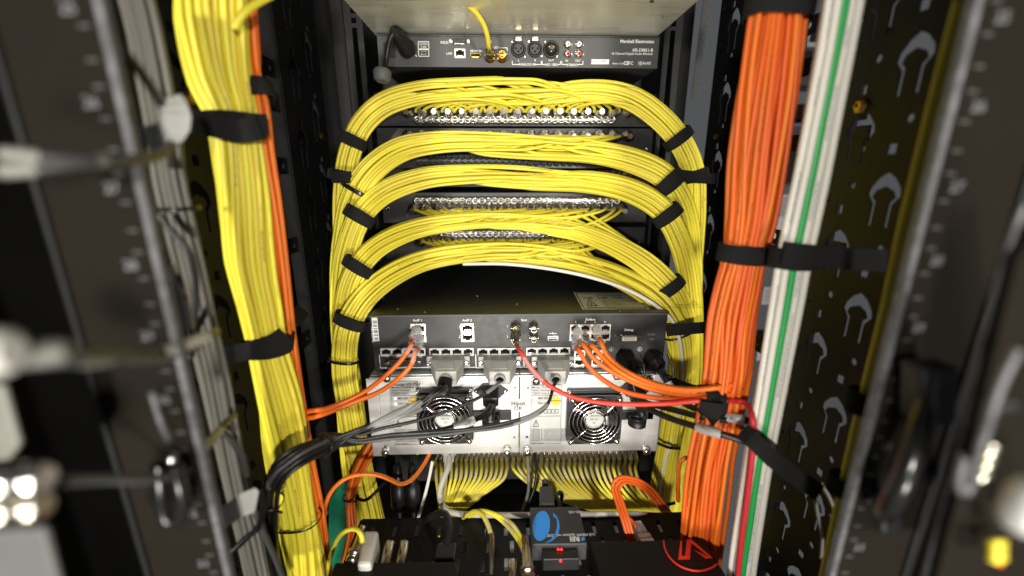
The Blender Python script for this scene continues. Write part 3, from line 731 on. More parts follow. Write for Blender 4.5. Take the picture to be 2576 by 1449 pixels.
# dvi
a = pm(*cD(1190, 528)); b = pm(*cD(1368, 460)); o = MB().prism([Vector((a.x, YX-.005, b.z)), Vector((b.x, YX-.005, b.z)), Vector((b.x-.002, YX-.005, a.z)), Vector((a.x+.002, YX-.005, a.z))], (0, .0048, 0)).build('dvi_socket', 'nickel', mix, .0006)
MB().box((a.x+.0022, YX-.0062, a.z+.0014), (b.x-.0022, YX-.0052, b.z-.0026)).build('socket_insert', 'dvi_white', o, .0004)
pmn = MB()
for i in range(10):
    for j in range(3): pmn.box((a.x+.005+i*(b.x-a.x-.010)/9.6-.0005, YX-.0066, a.z+.0034+j*.0034-.0005), (a.x+.005+i*(b.x-a.x-.010)/9.6+.0005, YX-.0063, a.z+.0034+j*.0034+.0005))
pmn.build('pin_holes', 'print_dim', o)
for x in (1168, 1394): MB().lathe(pm(*cD(x, 498)), (0, -1, 0), [(0, .0030), (.004, .0030), (.0042, .0020), (.005, .0018)], 10).build('jack_screw', 'chrome', mix)
# rating label on the lid
cs = [PZ(*cD(725, 42), -.1979), PZ(*cD(1345, 42), -.1979), PZ(*cD(1495, 214), -.1979), PZ(*cD(815, 214), -.1979)]
lab = MB().prism([c for c in cs[::-1]], (0, 0, .0003)).build('rating_label', 'label_silver', mix, .0002)
l2 = MB(); ex = (cs[1]-cs[0]).normalized(); ey = (cs[0]-cs[3]).normalized(); Wd = (cs[2]-cs[3]).length; Hd = (cs[0]-cs[3]).length
def lp(x, y): return cs[3]+(cs[2]-cs[3])*x+(cs[0]-cs[3])*y+Vector((0, 0, .0006))
def lpt(s, x, y, h, al='l', bold=.005): put_text(l2, s, lp(x, y), h, ex, ey, al, bold)
lpt('1000W AUDIO ENGINE   Model No ZN5835', .06, .90, .0085); lpt('Serial Number   100-240V 50/60Hz', .36, .76, .0085); lpt('CE  UK CA', .10, .60, .014, bold=.02)
for k in range(5): lpt('This equipment complies with the applicable rules and limits', .36, .46-k*.075, .0062)
lpt('Warning: disconnect both supply leads before servicing this unit', .10, .07, .0068)
lpt('!', .175, .26, .016, 'c', .03)
t_ = [lp(.10, .16), lp(.25, .16), lp(.175, .48)]
for i in range(3): l2.tube([t_[i], t_[(i+1) % 3]], .0007, 5)
l2.build('label_print', 'print_black', lab)
q = [lp(.03, .04), lp(.97, .04), lp(.97, .96), lp(.03, .96)]; l3 = MB()
for i in range(4): l3.tube([q[i], q[(i+1) % 4]], .0006, 5)
l3.build('label_border', 'print_black', lab)

# ================================================================== silver twin power supply
YP = 0.575
psu = thing('power_supply_unit', (RX, YP, EZ-.43), 'silver twin power supply chassis with two wire guarded fans', 'power supply')
ZPT, ZPB = EZ-.2895, EZ-.4285
SX = P(*cG(2335, 700), YP).x
MB().box((BX0-.004, YP, ZPB), (SX-.0004, .90, ZPT)).build('module_housing', 'steel', psu, .0012)
MB().box((SX+.0004, YP, ZPB), (BX1-.008, .90, ZPT)).build('module_housing', 'steel', psu, .0012)
MB().box((BX0-.004, YP-.006, ZPT-.0035), (BX1-.008, YP-.0002, ZPT-.0008)).build('top_fold', 'steel', psu, .001)
for x0, x1 in ((BX0-.010, BX0+.0075), (BX1-.022, BX1-.002)):
    MB().box((x0, YP-.004, ZPB+.001), (x1, YP-.0003, ZPT-.004)).build('end_bracket', 'steel', psu, .001)
def pp(u, v): return P(u, v, YP)
def psu_label(f, x0, y0, x1, y1, xb0, xb1, yb):
    a = pp(*f(x0, y1)); b = pp(*f(x1, y0)); c = pp(*f(xb0, yb)); d = pp(*f(xb1, yb))
    pts = [Vector((a.x, YP-.0006, b.z)), Vector((b.x, YP-.0006, b.z)), Vector((d.x, YP-.0006, c.z)), Vector((c.x, YP-.0006, c.z))]
    lb = MB().prism(pts[::-1], (0, .0005, 0)).build('rating_label', 'label_silver', psu, .0002)
    W = (b.x-a.x); H = b.z-c.z; o_ = Vector((a.x, YP-.0006, b.z))
    def q(x, y): return o_+Vector((x*W, -.0005, -y*H))
    m = MB()
    def t(s, x, y, h, bold=.008, al='l'): put_text(m, s, q(x, y), h, (1, 0, 0), (0, 0, 1), al, bold)
    t('Modular I/O PSU', .06, .055, .0062, .015); t('Model: ZN5835-6', .06, .10, .0046); t('Serial Number:', .06, .14, .0046)
    t('48V OK', .24, .265, .0046); t('FAN OK', .24, .345, .0046); t('200321-4-5613', .10, .195, .0038)
    t('!', .19, .66, .007, .03, 'c')
    for k in range(10): t('CAUTION: for continued protection against', .05, .75+k*.021, .0030, .002)
    t('Email: support', .05, .975, .0034, .004)
    m2 = [q(.10, .705), q(.28, .705), q(.19, .60)]
    for i in range(3): m.tube([m2[i], m2[(i+1) % 3]], .00045, 5)
    for xx in (.44, .56, .68, .80): 
        for i in range(4):
            r_ = [q(xx, .44), q(xx+.09, .44), q(xx+.09, .50), q(xx, .50)]; m.tube([r_[i], r_[(i+1) % 4]], .0003, 4)
    m.build('label_print', 'print_black', lb)
    m = MB()
    for (x_0, y_0, x_1, y_1) in ((.02, .01, .98, .99), (.06, .17, .92, .222), (.02, .545, .98, .547)):
        r_ = [q(x_0, y_0), q(x_1, y_0), q(x_1, y_1), q(x_0, y_1)]
        for i in range(4): m.tube([r_[i], r_[(i+1) % 4]], .0003, 4)
    m.build('label_border', 'print_grey', lb)
    for y in (.265, .345):
        MB().box(q(.12, y-.016)+Vector((0, -.001, 0)), q(.205, y+.016)).build('status_light', 'led_white', lb, .0005)
    mm = MB().lathe(q(.80, .31), (0, -1, 0), [(0, .0075), (.0003, .0075)], 24); mm.build('warning_sticker', 'label_yellow', lb)
    m = MB(); put_text(m, 'WARNING', q(.80, .305)+Vector((0, -.0006, 0)), .0032, bold=.02); m.build('label_print', 'print_black', lb)
    return lb
psu_label(cG, 235, 283, 712, 0, 262, 770, 1318)
psu_label(cD, 306, 928, 618, 0, 296, 600, 1573)
def fan(uvc, wu):
    c = pp(*uvc); h = wu
    f = MB()
    # square frame with round opening: ring of quads
    n = 40; R = h*.92; out = []; inn = []
    for i in range(n):
        a = 2*math.pi*(i+.5)/n; ca, sa = math.cos(a), math.sin(a); k = h/max(abs(ca), abs(sa)); k = min(k, h*1.30)
        out.append((ca*k, sa*k)); inn.append((ca*R, sa*R))
    yf, yb = YP-.011, YP-.0003
    vs = [Vector((c.x+x, yf, c.z+z)) for x, z in out]+[Vector((c.x+x, yf, c.z+z)) for x, z in inn]+[Vector((c.x+x, yb, c.z+z)) for x, z in out]+[Vector((c.x+x*.97, yb, c.z+z*.97)) for x, z in inn]
    fs = []
    for i in range(n):
        j = (i+1) % n; fs += [(i, j, n+j, n+i), (2*n+i, 2*n+j, j, i), (n+i, n+j, 3*n+j, 3*n+i)]
    f.add(vs, fs)
    fr = f.build('fan_frame', 'plastic_black', psu, .0006)
    MB().lathe(Vector((c.x, YP-.0006, c.z)), (0, -1, 0), [(0, R), (.0003, R)], 32).build('fan_shaft_well', 'hole_black', fr)
    hub = MB().lathe(Vector((c.x, YP-.001, c.z)), (0, -1, 0), [(0, h*.42), (.006, h*.42), (.0072, h*.39)], 28).build('fan_hub', 'gloss_black', fr)
    MB().lathe(Vector((c.x, YP-.0083, c.z)), (0, -1, 0), [(0, h*.37), (.0003, h*.37)], 28).build('hub_sticker', 'label_silver', hub)
    m = MB()
    for k in range(3): put_text(m, ('DC BRUSHLESS', 'R89 12V', 'CE')[k], Vector((c.x, YP-.0089, c.z+.006-k*.006)), .0034, bold=.01)
    m.build('label_print', 'print_black', hub)
    bl = None
    for k in range(7):
        a0 = 2*math.pi*k/7+.3; mb = MB(); vs = []
        for j in range(6):
            r = h*(.42+.46*j/5); a1 = a0+.25*j/5
            vs += [Vector((c.x+r*math.cos(a1), YP-.006, c.z+r*math.sin(a1))), Vector((c.x+r*math.cos(a1+.55), YP-.0012, c.z+r*math.sin(a1+.55)))]
        mb.add(vs, [(2*j, 2*j+1, 2*j+3, 2*j+2) for j in range(5)], True); mb.build('fan_blade', 'gloss_black', fr)
    for k in (.40, .55, .70, .85, 1.0): MB().torus(Vector((c.x, YP-.0150-.0022*(1-k), c.z)), (0, 1, 0), h*k*.93, .00105, 40, 6).build('guard_ring', 'chrome', fr)
    for a in (45, 135, 225, 315):
        ca, sa = math.cos(math.radians(a)), math.sin(math.radians(a))
        MB().tube([Vector((c.x+ca*h*r, YP-.0165+.0014*(r > .9), c.z+sa*h*r)) for r in (.36, .6, .85, 1.18)], .00115, 6).build('guard_arm', 'chrome', fr)
        p = Vector((c.x+ca*h*1.20, YP-.011, c.z+sa*h*1.20))
        MB().lathe(p, (0, -1, 0), [(0, .0048), (.002, .0050), (.0045, .0042), (.006, .0025), (.0064, .001)], 12).build('screw', 'chrome', fr)
    for k, mt in enumerate(('wire_red', 'label_white', 'wire_blue')):
        MB().tube([Vector((c.x-h*.9, YP-.004, c.z+h*.42-k*.0022)), Vector((c.x-h*.55, YP-.004, c.z+h*.38-k*.0022)), Vector((c.x-h*.3, YP-.005, c.z+h*.27-k*.002))], .0011, 5).build('fan_wire', mt, fr)
    # upper fixing plate
    MB().box((c.x-h, YP-.006, c.z+h*1.0), (c.x+h, YP-.0003, c.z+h*1.16)).build('fan_plate', 'plastic_black', fr, .001)
    for s in (-1, 1): screw_head(fr, Vector((c.x+s*h*.93, YP-.006, c.z+h*1.08)), .0032, long=.004)
    return fr
fan(cG(1160, 850), .0425); fan(cD(922, 1290), .0425)
def mains_socket(parent, uvc, f=pp, Y=YP):
    c = f(*uvc)
    pts = [(-.0265, 0), (-.018, .0065), (-.012, .0125), (.012, .0125), (.018, .0065), (.0265, 0), (.018, -.0065), (.012, -.0125), (-.012, -.0125), (-.018, -.0065)]
    o = MB().prism([Vector((c.x+x, Y-.004, c.z+z)) for x, z in pts][::-1], (0, .0037, 0)).build('mains_socket', 'plastic_black', parent, .0008)
    for s in (-1, 1): screw_head(o, Vector((c.x+s*.022, Y-.004, c.z)), .0025)
    return o
mains_socket(psu, cG(1880, 440)); mains_socket(psu, cD(1340, 1010))
def cord_clamp(f, x, y):
    c = pp(*f(x, y))
    o = MB().box((c.x-.031, YP-.004, c.z-.008), (c.x+.031, YP-.0003, c.z+.008)).build('cord_clamp', 'plastic_black', psu, .001)
    MB().lathe(Vector((c.x, YP-.018, c.z-.0065)), (0, 0, 1), [(0, .0135), (.011, .0135), (.011, .0095), (0, .0095), (0, .0135)], 24, caps=False).build('clamp_ring', 'plastic_black', o)
cord_clamp(cG, 1885, 830)
c = pp(*cD(1330, 1265)); cord_clamp(cD, 1330, 1268)
for q in (cG(2262, 400), cG(2472, 398), cG(2255, 1193)): MB().lathe(pp(*q), (0, -1, 0), [(0, .0024), (.0006, .0022)], 10).build('rivet', 'print_grey', psu)
MB().lathe(pp(*cG(2455, 1187)), (0, -1, 0), [(0, .0024), (.0006, .0022)], 10).build('rivet', 'wire_blue', psu)
c = pp(*cG(2315, 680)); o = MB(); o.prism([c+Vector((.0135*math.cos(k*math.pi/16), -.0006, .0112*math.sin(k*math.pi/16))) for k in range(32)], (0, .0004, 0)); o = o.build('test_sticker', 'label_white', psu)
l2 = MB(); put_text(l2, 'Hipot', c+Vector((0, -.0011, .0035)), .0092); put_text(l2, 'OK', c+Vector((0, -.0011, -.0052)), .0092); l2.build('label_print', 'print_black', o)
for (f, x, y) in ((cG, 225, 1395), (cG, 2135, 1395), (cG, 2455, 1395), (cF, 1440, 165), (cD, 345, 905), (cD, 1460, 885), (cG, 245, 195)):
    c = pp(*f(x, y)); low = y > 1000 or f is cF
    MB().lathe(c+Vector((0, .0, .003 if low else 0)), (0, -1, -.05), [(0, .0042), (.004, .0042), (.0042, .0058), (.013, .0058), (.0145, .0045), (.015, .002)], 14).build('thumbscrew', 'chrome', psu)
# ================================================================== router below, with coaxial plugs in a row
YR = 0.655
rt = thing('video_router', (RX, YR, EZ-.56), 'dark video router below the power supply with one long row of coaxial plugs', 'router')
MB().box((BX0, YR, EZ-.545), (BX1, .95, EZ-.440)).build('chassis', 'panel_black', rt, .001)
zc = P(1300, 1128, YR).z
led = P(1050, 1139, YP-.002)
MB().lathe(P(1050.5, 1137.6, .60), (0, -1, -.2), [(0, .0022), (.003, .0022)], 8).build('status_light', 'led_green', rt)
ROUTER = []
pl = None
def router_plug(u, v=1140):
    global pl
    p = P(u, v, .625)
    if pl is None:
        pl = MB().lathe(p+Vector((0, .03, .012)), (0, -.93, -.37), [(0, .0066), (.012, .0070), (.013, .0058), (.020, .0060), (.021, .0066), (.027, .0064), (.028, .0046), (.047, .0042)], 12).build('coax_plug', 'nickel', rt)
        router_plug.off = Vector(pl.location)+wpos(rt)-p
    else: inst(pl, p+router_plug.off, rt)
    ROUTER.append((u, p+Vector((0, .03, .012))+Vector((0, -.93, -.37))*.045))
for i in range(15): router_plug(1098+i*12.6)
for i in range(23): router_plug(1291+i*13.9)
# grey deck under the cables
dk = thing('grey_shelf_deck', (RX, .56, EZ-.60), 'dark grey shelf surface under the fanned yellow cables', 'shelf')
MB().box((BX0+.01, .50, EZ-.585), (BX1, .66, EZ-.58)).build('deck', 'panel_grey', dk, .001)
# ================================================================== cable bundles
def frames(p):
    t = np.gradient(p, axis=0); t /= np.linalg.norm(t, axis=1)[:, None]
    ref = np.array((0., 1., 0.))
    n2 = ref-t*(t@ref)[:, None]; n2 /= np.linalg.norm(n2, axis=1)[:, None]
    # keep turning smooth
    n1 = np.cross(t, n2)
    return t, n1, n2
def hexpack(a, b, d, rng):
    out = []; h = d*.866; j = -int(b/h)-1
    ph = rng.uniform(-.3, .3)*d
    while j*h <= b+h:
        for i in range(-int(a/d)-2, int(a/d)+3):
            x = i*d+(d/2 if j % 2 else 0)+ph; y = j*h
            if (x/max(1e-6, a))**2+(y/max(1e-6, b))**2 <= 1.0: out.append((x, y))
        j += 1
    return out
def smooth_noise(n, rng, amp, waves):
    x = np.linspace(0, 1, n); y = np.zeros(n)
    for k in range(3): y += np.sin(2*np.pi*(x*waves*(.5+rng.random())+rng.random()))*amp/(1+k*.6)
    return y
def near(p, q): return int(np.argmin(np.linalg.norm(p-np.array(tuple(q)), axis=1)))
def bundle(name, label, cat, uvY, a, b, d, mats, straps=(), seed=1, group=None, twist=.5, wob=.0010, fill=.96, name_cable='cable', step=.008):
    rng = np.random.default_rng(seed)
    sc = np.array([q[3] if len(q) > 3 else 1.0 for q in uvY])
    p = path([q[:3] for q in uvY], step); n = len(p)
    # scale at arc position: by nearest control point
    ctrl = [near(p, P(*q[:3])) for q in uvY]
    o_ = np.argsort(ctrl); s = np.interp(np.arange(n), np.array(ctrl)[o_], sc[o_])
    t, n1, n2 = frames(p)
    root = thing(name, p[-1] if p[-1][2] < p[0][2] else p[0], label, cat, group)
    pack = hexpack(a, b, d*fill, rng)
    ang = smooth_noise(n, rng, twist*.5, 1.2)
    for i, (x, y) in enumerate(pack):
        ca, sa = np.cos(ang), np.sin(ang)
        xx = (x*ca-y*a/b*sa) if False else (x*ca-y*sa); yy = x*sa*(b/a)+y*ca
        xx = xx*s+smooth_noise(n, rng, wob*.6, 1.6); yy = yy*s+smooth_noise(n, rng, wob*.6, 1.6)
        q = p+n1*xx[:, None]+n2*yy[:, None]
        mt = mats if isinstance(mats, str) else mats[i % len(mats)] if not callable(mats) else mats(x/a, y/b, i)
        tube_obj(name_cable, q, d/2, mt, root)
    for st in straps:
        k = near(p, P(*st[:3])); wd = st[3] if len(st) > 3 else .016; mt = st[4] if len(st) > 4 else 'velcro'; tail = st[5] if len(st) > 5 else 0
        tt = t[k] if len(st) <= 6 else Vector(t[k])+Vector(n1[k])*st[6]
        band('cable_strap', p[k], tt, n1[k], n2[k], (a+.0030)*s[k]+.0022, (b+.0030)*s[k]+.0022, wd, root, mt, .0015 if wd > .006 else .0012, tail)
    return root, p
DY = 0.0052
# ---- five arcs of yellow coaxial cable
ARCS = [
 ('topmost', [(920,1330,.70),(893,1150,.70),(878,1000,.70),(872,800,.70),(866,640,.70),(862,540,.69),(864,465,.685),(876,385,.685),(908,312,.69),(965,260,.70),(1050,234,.705),(1200,227,.705),(1350,225,.705),(1480,221,.705),(1575,242,.70),(1650,290,.69),(1706,352,.685),(1740,430,.685),(1746,520,.69),(1742,620,.70),(1735,720,.70),(1730,850,.70),(1720,1000,.70),(1700,1150,.70),(1685,1330,.70)],
   (280, 1040, 1565), [((881,345),.017),((866,445),.017)], [((1712,340),.017),((1738,445),.017)]),
 ('second', [(935,1330,.68),(905,1150,.68),(885,1000,.68),(866,850,.68),(858,720,.68),(868,600,.67),(893,490,.665),(940,422,.67),(1010,376,.69),(1100,360,.705),(1250,362,.71),(1400,370,.71),(1500,380,.70),(1600,407,.685),(1672,445,.67),(1720,520,.67),(1740,640,.68),(1742,760,.68),(1738,900,.68),(1712,1100,.68),(1690,1330,.68)],
   (343, 1025, 1570), [((905,474),.006)], [((1681,452),.024)]),
 ('third', [(905,1330,.655),(880,1150,.655),(868,1000,.655),(862,880,.655),(858,760,.655),(872,635,.645),(908,540,.65),(965,484,.67),(1060,449,.69),(1200,441,.705),(1350,445,.705),(1480,452,.695),(1590,480,.675),(1666,528,.655),(1712,610,.65),(1736,720,.655),(1742,850,.66),(1735,1000,.66),(1705,1150,.66),(1675,1330,.66)],
   (440, 1030, 1565), [((906,541),.019)], [((1680,540),.020)]),
 ('fourth', [(930,1330,.63),(900,1150,.63),(880,1000,.63),(866,880,.63),(866,790,.63),(880,715,.625),(908,662,.63),(960,614,.655),(1050,577,.69),(1200,560,.705),(1350,562,.705),(1450,576,.695),(1560,622,.67),(1645,680,.645),(1700,745,.635),(1726,830,.635),(1730,920,.64),(1715,1050,.64),(1690,1180,.64),(1665,1330,.64)],
   (525, 1035, 1572), [((900,672),.018)], [((1692,722),.018)]),
 ('lowest', [(945,1330,.605),(905,1150,.605),(882,1020,.605),(868,920,.605),(878,822,.605),(912,758,.615),(970,704,.64),(1060,660,.68),(1180,640,.70),(1320,638,.705),(1450,656,.695),(1560,694,.665),(1640,742,.635),(1692,806,.615),(1712,880,.615),(1706,980,.62),(1690,1080,.62),(1670,1200,.62),(1650,1330,.62)],
   (604, 1055, 1540), [((880,812),.017),((868,905),.0045)], [((1712,840),.003)]),
]
for k, (nm, pts, (vj, uj0, uj1), ls, rs) in enumerate(ARCS):
    rng = np.random.default_rng(20+k)
    p = path(pts, .009); n = len(p); t, n1, n2 = frames(p)
    mid0 = near(p, P(1040, [q for q in pts if q[0] in (1050, 1060, 1010, 1100)][0][1], .69)); 
    us = np.array([0.0]*n)
    # image column of every path point, to join the cables where their sockets are
    Rm = camo.matrix_basis.to_3x3() if False else None
    for i in range(n):
        d_ = Vector(p[i])-EYE
        f = Vector((math.sin(YAW)*math.cos(PITCH), math.cos(YAW)*math.cos(PITCH), -math.sin(PITCH))); r_ = Vector((math.cos(YAW), -math.sin(YAW), 0))
        us[i] = PCX+FPX*d_.dot(r_)/d_.dot(f)
    top_i = int(np.argmax(p[:, 2]))
    root = thing('coax_bundle', p[0], ['topmost of five yellow coaxial cable arcs, strapped at both shoulders',
        'second yellow cable arc from the top, thin black tie on its left shoulder', 'third yellow cable arc from the top, middle of the five arcs',
        'fourth yellow cable arc from the top, cables fanning from chrome plugs above', 'lowest yellow cable arc, just above the black audio engine'][k], 'cable bundle', 'arcs of yellow coaxial cable')
    a_, b_ = (.0178, .0130) if k != 0 else (.0172, .0130)
    if k == 4: a_ = .0190
    for side in (-1, 1):
        pack = [q for q in hexpack(a_, b_, DY*.96, rng) if (q[0]/a_)**2+(q[1]/b_)**2 > .20]; rng.shuffle(pack)
        N_ = len(pack); ang = smooth_noise(n, rng, .22, 1.2)
        for i, (x, y) in enumerate(pack):
            uj = uj0+(uj1-uj0)*((i+.5)/N_*.82+(.18 if side < 0 else 0))
            # index on the path where this cable joins
            lo = [j for j in range(n) if abs(p[j][2]-p[top_i][2]) < .12]
            js = min(lo, key=lambda j: abs(us[j]-uj))
            ca, sa = np.cos(ang), np.sin(ang)
            xx = x*ca-y*sa; yy = x*sa*(b_/a_)+y*ca
            thin = np.interp(us, [1000, 1620], [1.0, .42] if side < 0 else [.42, 1.0]); xx = xx*thin+smooth_noise(n, rng, .0008, 2.6); yy = yy*thin+smooth_noise(n, rng, .0008, 2.6)
            B = p+n1*xx[:, None]+n2*yy[:, None]
            # both families overlap in the middle: the right-going one runs lower and further back
            wmid = np.clip(1-np.abs(us-1300)/330, 0, 1); wmid = wmid*wmid*(3-2*wmid)
            if side > 0:
                B = B+np.outer(wmid, np.array((0, .016, -.007)))
            else:
                B = B+np.outer(wmid, np.array((0, -.004, .004)))
            J = np.array(tuple(P(uj+rng.uniform(-4, 4), vj, .748)))
            lead = int(.075/.009)+int(rng.integers(0, 6))
            if side < 0:
                je = max(2, js-lead); seg = B[:je+1][::-1]
            else:
                je = min(n-3, js+lead); seg = B[je:]
            E0 = seg[0]; te = seg[1]-seg[0]; te = te/np.linalg.norm(te)
            h = np.linspace(0, 1, 12, endpoint=False)[:, None]
            m0 = np.array((0, -.085, .022 if k == 0 else -.004)); m1 = te*.10
            Hs = (2*h**3-3*h**2+1)*J+(h**3-2*h**2+h)*m0+(-2*h**3+3*h**2)*E0+(h**3-h**2)*m1
            q = np.vstack([Hs, seg])
            tube_obj('cable', q, DY/2, 'yellow', root, 7)
    for (uv, wd) in ls+rs:
        cand = [j for j in range(n)]
        j = min(cand, key=lambda j: (us[j]-uv[0])**2+((PCY-FPX*((Vector(p[j])-EYE).dot(Vector((math.sin(YAW)*math.sin(PITCH), math.cos(YAW)*math.sin(PITCH), math.cos(PITCH))))/(Vector(p[j])-EYE).dot(Vector((math.sin(YAW)*math.cos(PITCH), math.cos(YAW)*math.cos(PITCH), -math.sin(PITCH))))))-uv[1])**2)
        band('cable_strap' if wd > .01 else 'cable_tie', p[j], t[j], n1[j], n2[j], a_+.0035, b_+.0035, wd, root, 'velcro' if wd > .01 else 'gloss_black', .0018 if wd > .01 else .0012, .004 if wd > .01 else .004)
# white cable under the lowest arc
def single(name, label, cat, uvY, d, mat, group=None, step=.006, jacket='jacket', m=10):
    p = path(uvY, step)
    t = thing(name, p[0], label, cat, group)
    tube_obj(jacket, p, d/2, mat, t, m)
    return t, p
single('white_cable', 'single white cable running under the lowest yellow arc', 'cable', [(1165, 664, .70), (1270, 664, .69), (1380, 676, .675), (1480, 696, .655), (1570, 725, .635), (1640, 762, .61), (1690, 805, .595), (1708, 850, .59), (1716, 920, .60), (1712, 1000, .60), (1700, 1070, .61), (1668, 1180, .61), (1650, 1290, .61)], .0058, 'white')
# straps that hold the trunks to the rack
def strap_run(label, uvY, wd, th=.002, mat='velcro', name='hook_and_loop_strap', group=None, up=(0, 0, 1)):
    p = path(uvY, .006); n = len(p)
    tg = np.gradient(p, axis=0); tg /= np.linalg.norm(tg, axis=1)[:, None]
    mb = MB(); vs = []
    for i in range(n):
        T_ = Vector(tg[i]); view = (Vector(p[i])-EYE).normalized()
        w_ = T_.cross(view).normalized(); nn = w_.cross(T_).normalized()
        for s_, o_ in ((-1, -1), (1, -1), (1, 1), (-1, 1)): vs.append(Vector(p[i])+w_*(wd/2*s_)+nn*(th/2*o_))
    fs = [(4*i+k, 4*i+(k+1) % 4, 4*i+4+(k+1) % 4, 4*i+4+k) for i in range(n-1) for k in range(4)]+[(0, 1, 2, 3), (4*n-1, 4*n-2, 4*n-3, 4*n-4)]
    mb.add(vs, fs)
    o = mb.build(name, mat, None, .0004, 1)
    return setp(o, label, 'strap', group)
strap_run('black strap from the right yellow trunk to the far punched panel, upper', [(1700, 440, .655), (1760, 446, .66), (1800, 450, .70)], .017)
strap_run('black strap behind the right orange bundle beside the engine corner', [(1676, 832, .585), (1720, 828, .575), (1790, 822, .58)], .017)
strap_run('black strap across the yellow trunk below the orange patch cords', [(1672, 950, .575), (1710, 968, .55), (1760, 985, .47), (1795, 992, .44)], .014)
strap_run('small black strap on the left yellow trunk near the rack post', [(835, 445, .66), (865, 446, .655), (885, 445, .66)], .017)

# ---- left side vertical bundles
bundle('coax_bundle', 'thick vertical yellow cable bundle at the left, strapped in two places', 'cable bundle',
  [(530,-60,.45,1.14),(531,60,.45,1.18),(552,200,.45,1.05),(583,290,.45,.82),(592,350,.45,.84),(609,480,.45,.92),(629,650,.45,1.02),(658,780,.45,.94),(674,870,.45,.84),(701,1010,.45,.93),(718,1130,.45,.97),(741,1270,.45,.95),(766,1400,.45,.95),(785,1500,.45,.95)],
  .0250, .017, .0064, 'yellow', [(592, 320, .45, .023, 'velcro', .02), (672, 868, .45, .020, 'velcro', .0, -.25), (742, 1310, .45, .003, 'gloss_black', .0, -.35)], 41, None, .7, .0016)
bundle('orange_bundle', 'slim orange cable bundle behind the left yellow bundle', 'cable bundle',
  [(600,-40,.475),(616,60,.475),(628,180,.475),(648,260,.47),(663,380,.47),(685,520,.47),(705,670,.47),(721,800,.47),(736,920,.47),(750,1020,.472),(772,1150,.475),(796,1280,.475),(812,1400,.475),(824,1500,.475)],
  .0105, .0085, .0062, 'orange', [(640, 238, .485, .018, 'velcro')], 42, None, .4, .0012)
single('orange_cable', 'single orange cable joining the slim orange bundle at top left', 'cable', [(634, -40, .48), (642, 60, .48), (648, 150, .48), (647, 220, .48), (655, 330, .485), (664, 420, .49)], .0064, 'orange')
single('yellow_cable', 'single yellow cable leaving the left yellow bundle towards the upper right', 'cable', [(590, 70, .43), (610, 36, .43), (640, 12, .44), (690, -15, .46), (740, -40, .48)], .0070, 'yellow')
strap_run('black strap tail hanging from the left orange bundle at the top', [(628, 232, .47), (655, 236, .47), (692, 252, .52)], .016)
strap_run('wide black strap end running left from the left yellow bundle', [(500, 905, .40), (560, 895, .41), (625, 882, .425), (690, 862, .43), (716, 842, .44)], .019)
strap_run('black strap going right from the left orange bundle to the punched panel', [(712, 812, .46), (735, 806, .48), (762, 780, .55)], .019)
strap_run('black strap end reaching left from the upper left yellow strap', [(488, 306, .41), (530, 314, .42), (600, 330, .425), (655, 322, .43)], .021)
bundle('grey_cable_bundle', 'bundle of grey cables running down beside the left rail', 'cable bundle',
  [(332,-40,.36),(362,80,.36),(390,220,.36),(412,340,.36),(428,460,.36),(455,580,.36),(482,700,.36),(510,830,.36),(540,960,.36),(566,1090,.36),(592,1210,.36),(622,1340,.36),(655,1490,.36)],
  .0110, .0070, .0052, 'grey', [(450, 535, .36, .003, 'gloss_black', .006)], 43, None, .3, .0008)
# black cable near them
single('black_cable', 'thin black cable bowing beside the grey cables at left', 'cable', [(400, 540, .34), (430, 580, .34), (470, 625, .34), (488, 680, .34), (492, 760, .34), (486, 830, .35), (478, 900, .35)], .0052, 'blackgrey')
single('black_cable', 'black cable crossing the left rail from upper left', 'cable', [(150, -20, .26), (230, 60, .27), (300, 120, .28), (360, 190, .30), (405, 260, .32), (430, 330, .34), (430, 420, .35)], .0060, 'blackgrey')

# ---- right side vertical bundles
bundle('orange_bundle', 'thick orange cable bundle at the right with a wide black strap', 'cable bundle',
  [(1972,-40,.45,.9),(1960,20,.45,.92),(1949,100,.45,.98),(1929,240,.45,1.04),(1907,400,.45,1.02),(1888,560,.45,.93),(1872,640,.45,.82),(1856,720,.45,.95),(1842,800,.45,1.0),(1829,940,.45,1.02),(1806,1060,.45,.94),(1787,1150,.45,.97),(1772,1270,.45,1.04),(1762,1380,.45,1.06),(1752,1500,.45,1.08)],
  .0272, .016, .0056, 'orange', [(1872, 638, .45, .020, 'velcro', .01), (1962, 8, .45, .028, 'velcro')], 51, None, .9, .0034)
def wmat(x, y, i): return 'green' if (abs(x+.12) < .22 and y < -.3) else 'white'
wroot, wp = bundle('mixed_cable_bundle', 'bundle of white cables with one green cable at the right', 'cable bundle',
  [(2128,-40,.40),(2112,60,.40),(2090,180,.40),(2065,310,.40),(2040,440,.40),(2015,560,.40),(1998,640,.40),(1978,760,.40),(1955,890,.40),(1932,1020,.40),(1915,1110,.40),(1900,1200,.40),(1885,1300,.40),(1870,1400,.40),(1858,1500,.40)],
  .0158, .0105, .0070, wmat, [(1998, 640, .40, .021, 'velcro')], 52, None, .0, .0006)
single('red_cable', 'red cable running down among the white cables at lower right', 'cable', [(1830, 1008, .43), (1865, 1010, .43), (1885, 1022, .415), (1893, 1050, .392), (1897, 1090, .388), (1892, 1150, .386), (1880, 1250, .386), (1868, 1340, .386), (1852, 1490, .386)], .0062, 'red')
strap_run('long black strap from the white cables to the near right panel', [(1970, 636, .385), (2030, 643, .383), (2100, 648, .38), (2160, 653, .375), (2230, 656, .37)], .021)
strap_run('black strap slanting down right across the white cables', [(1868, 1085, .39), (1895, 1108, .375), (1950, 1160, .365), (2010, 1205, .355), (2062, 1240, .345)], .018)
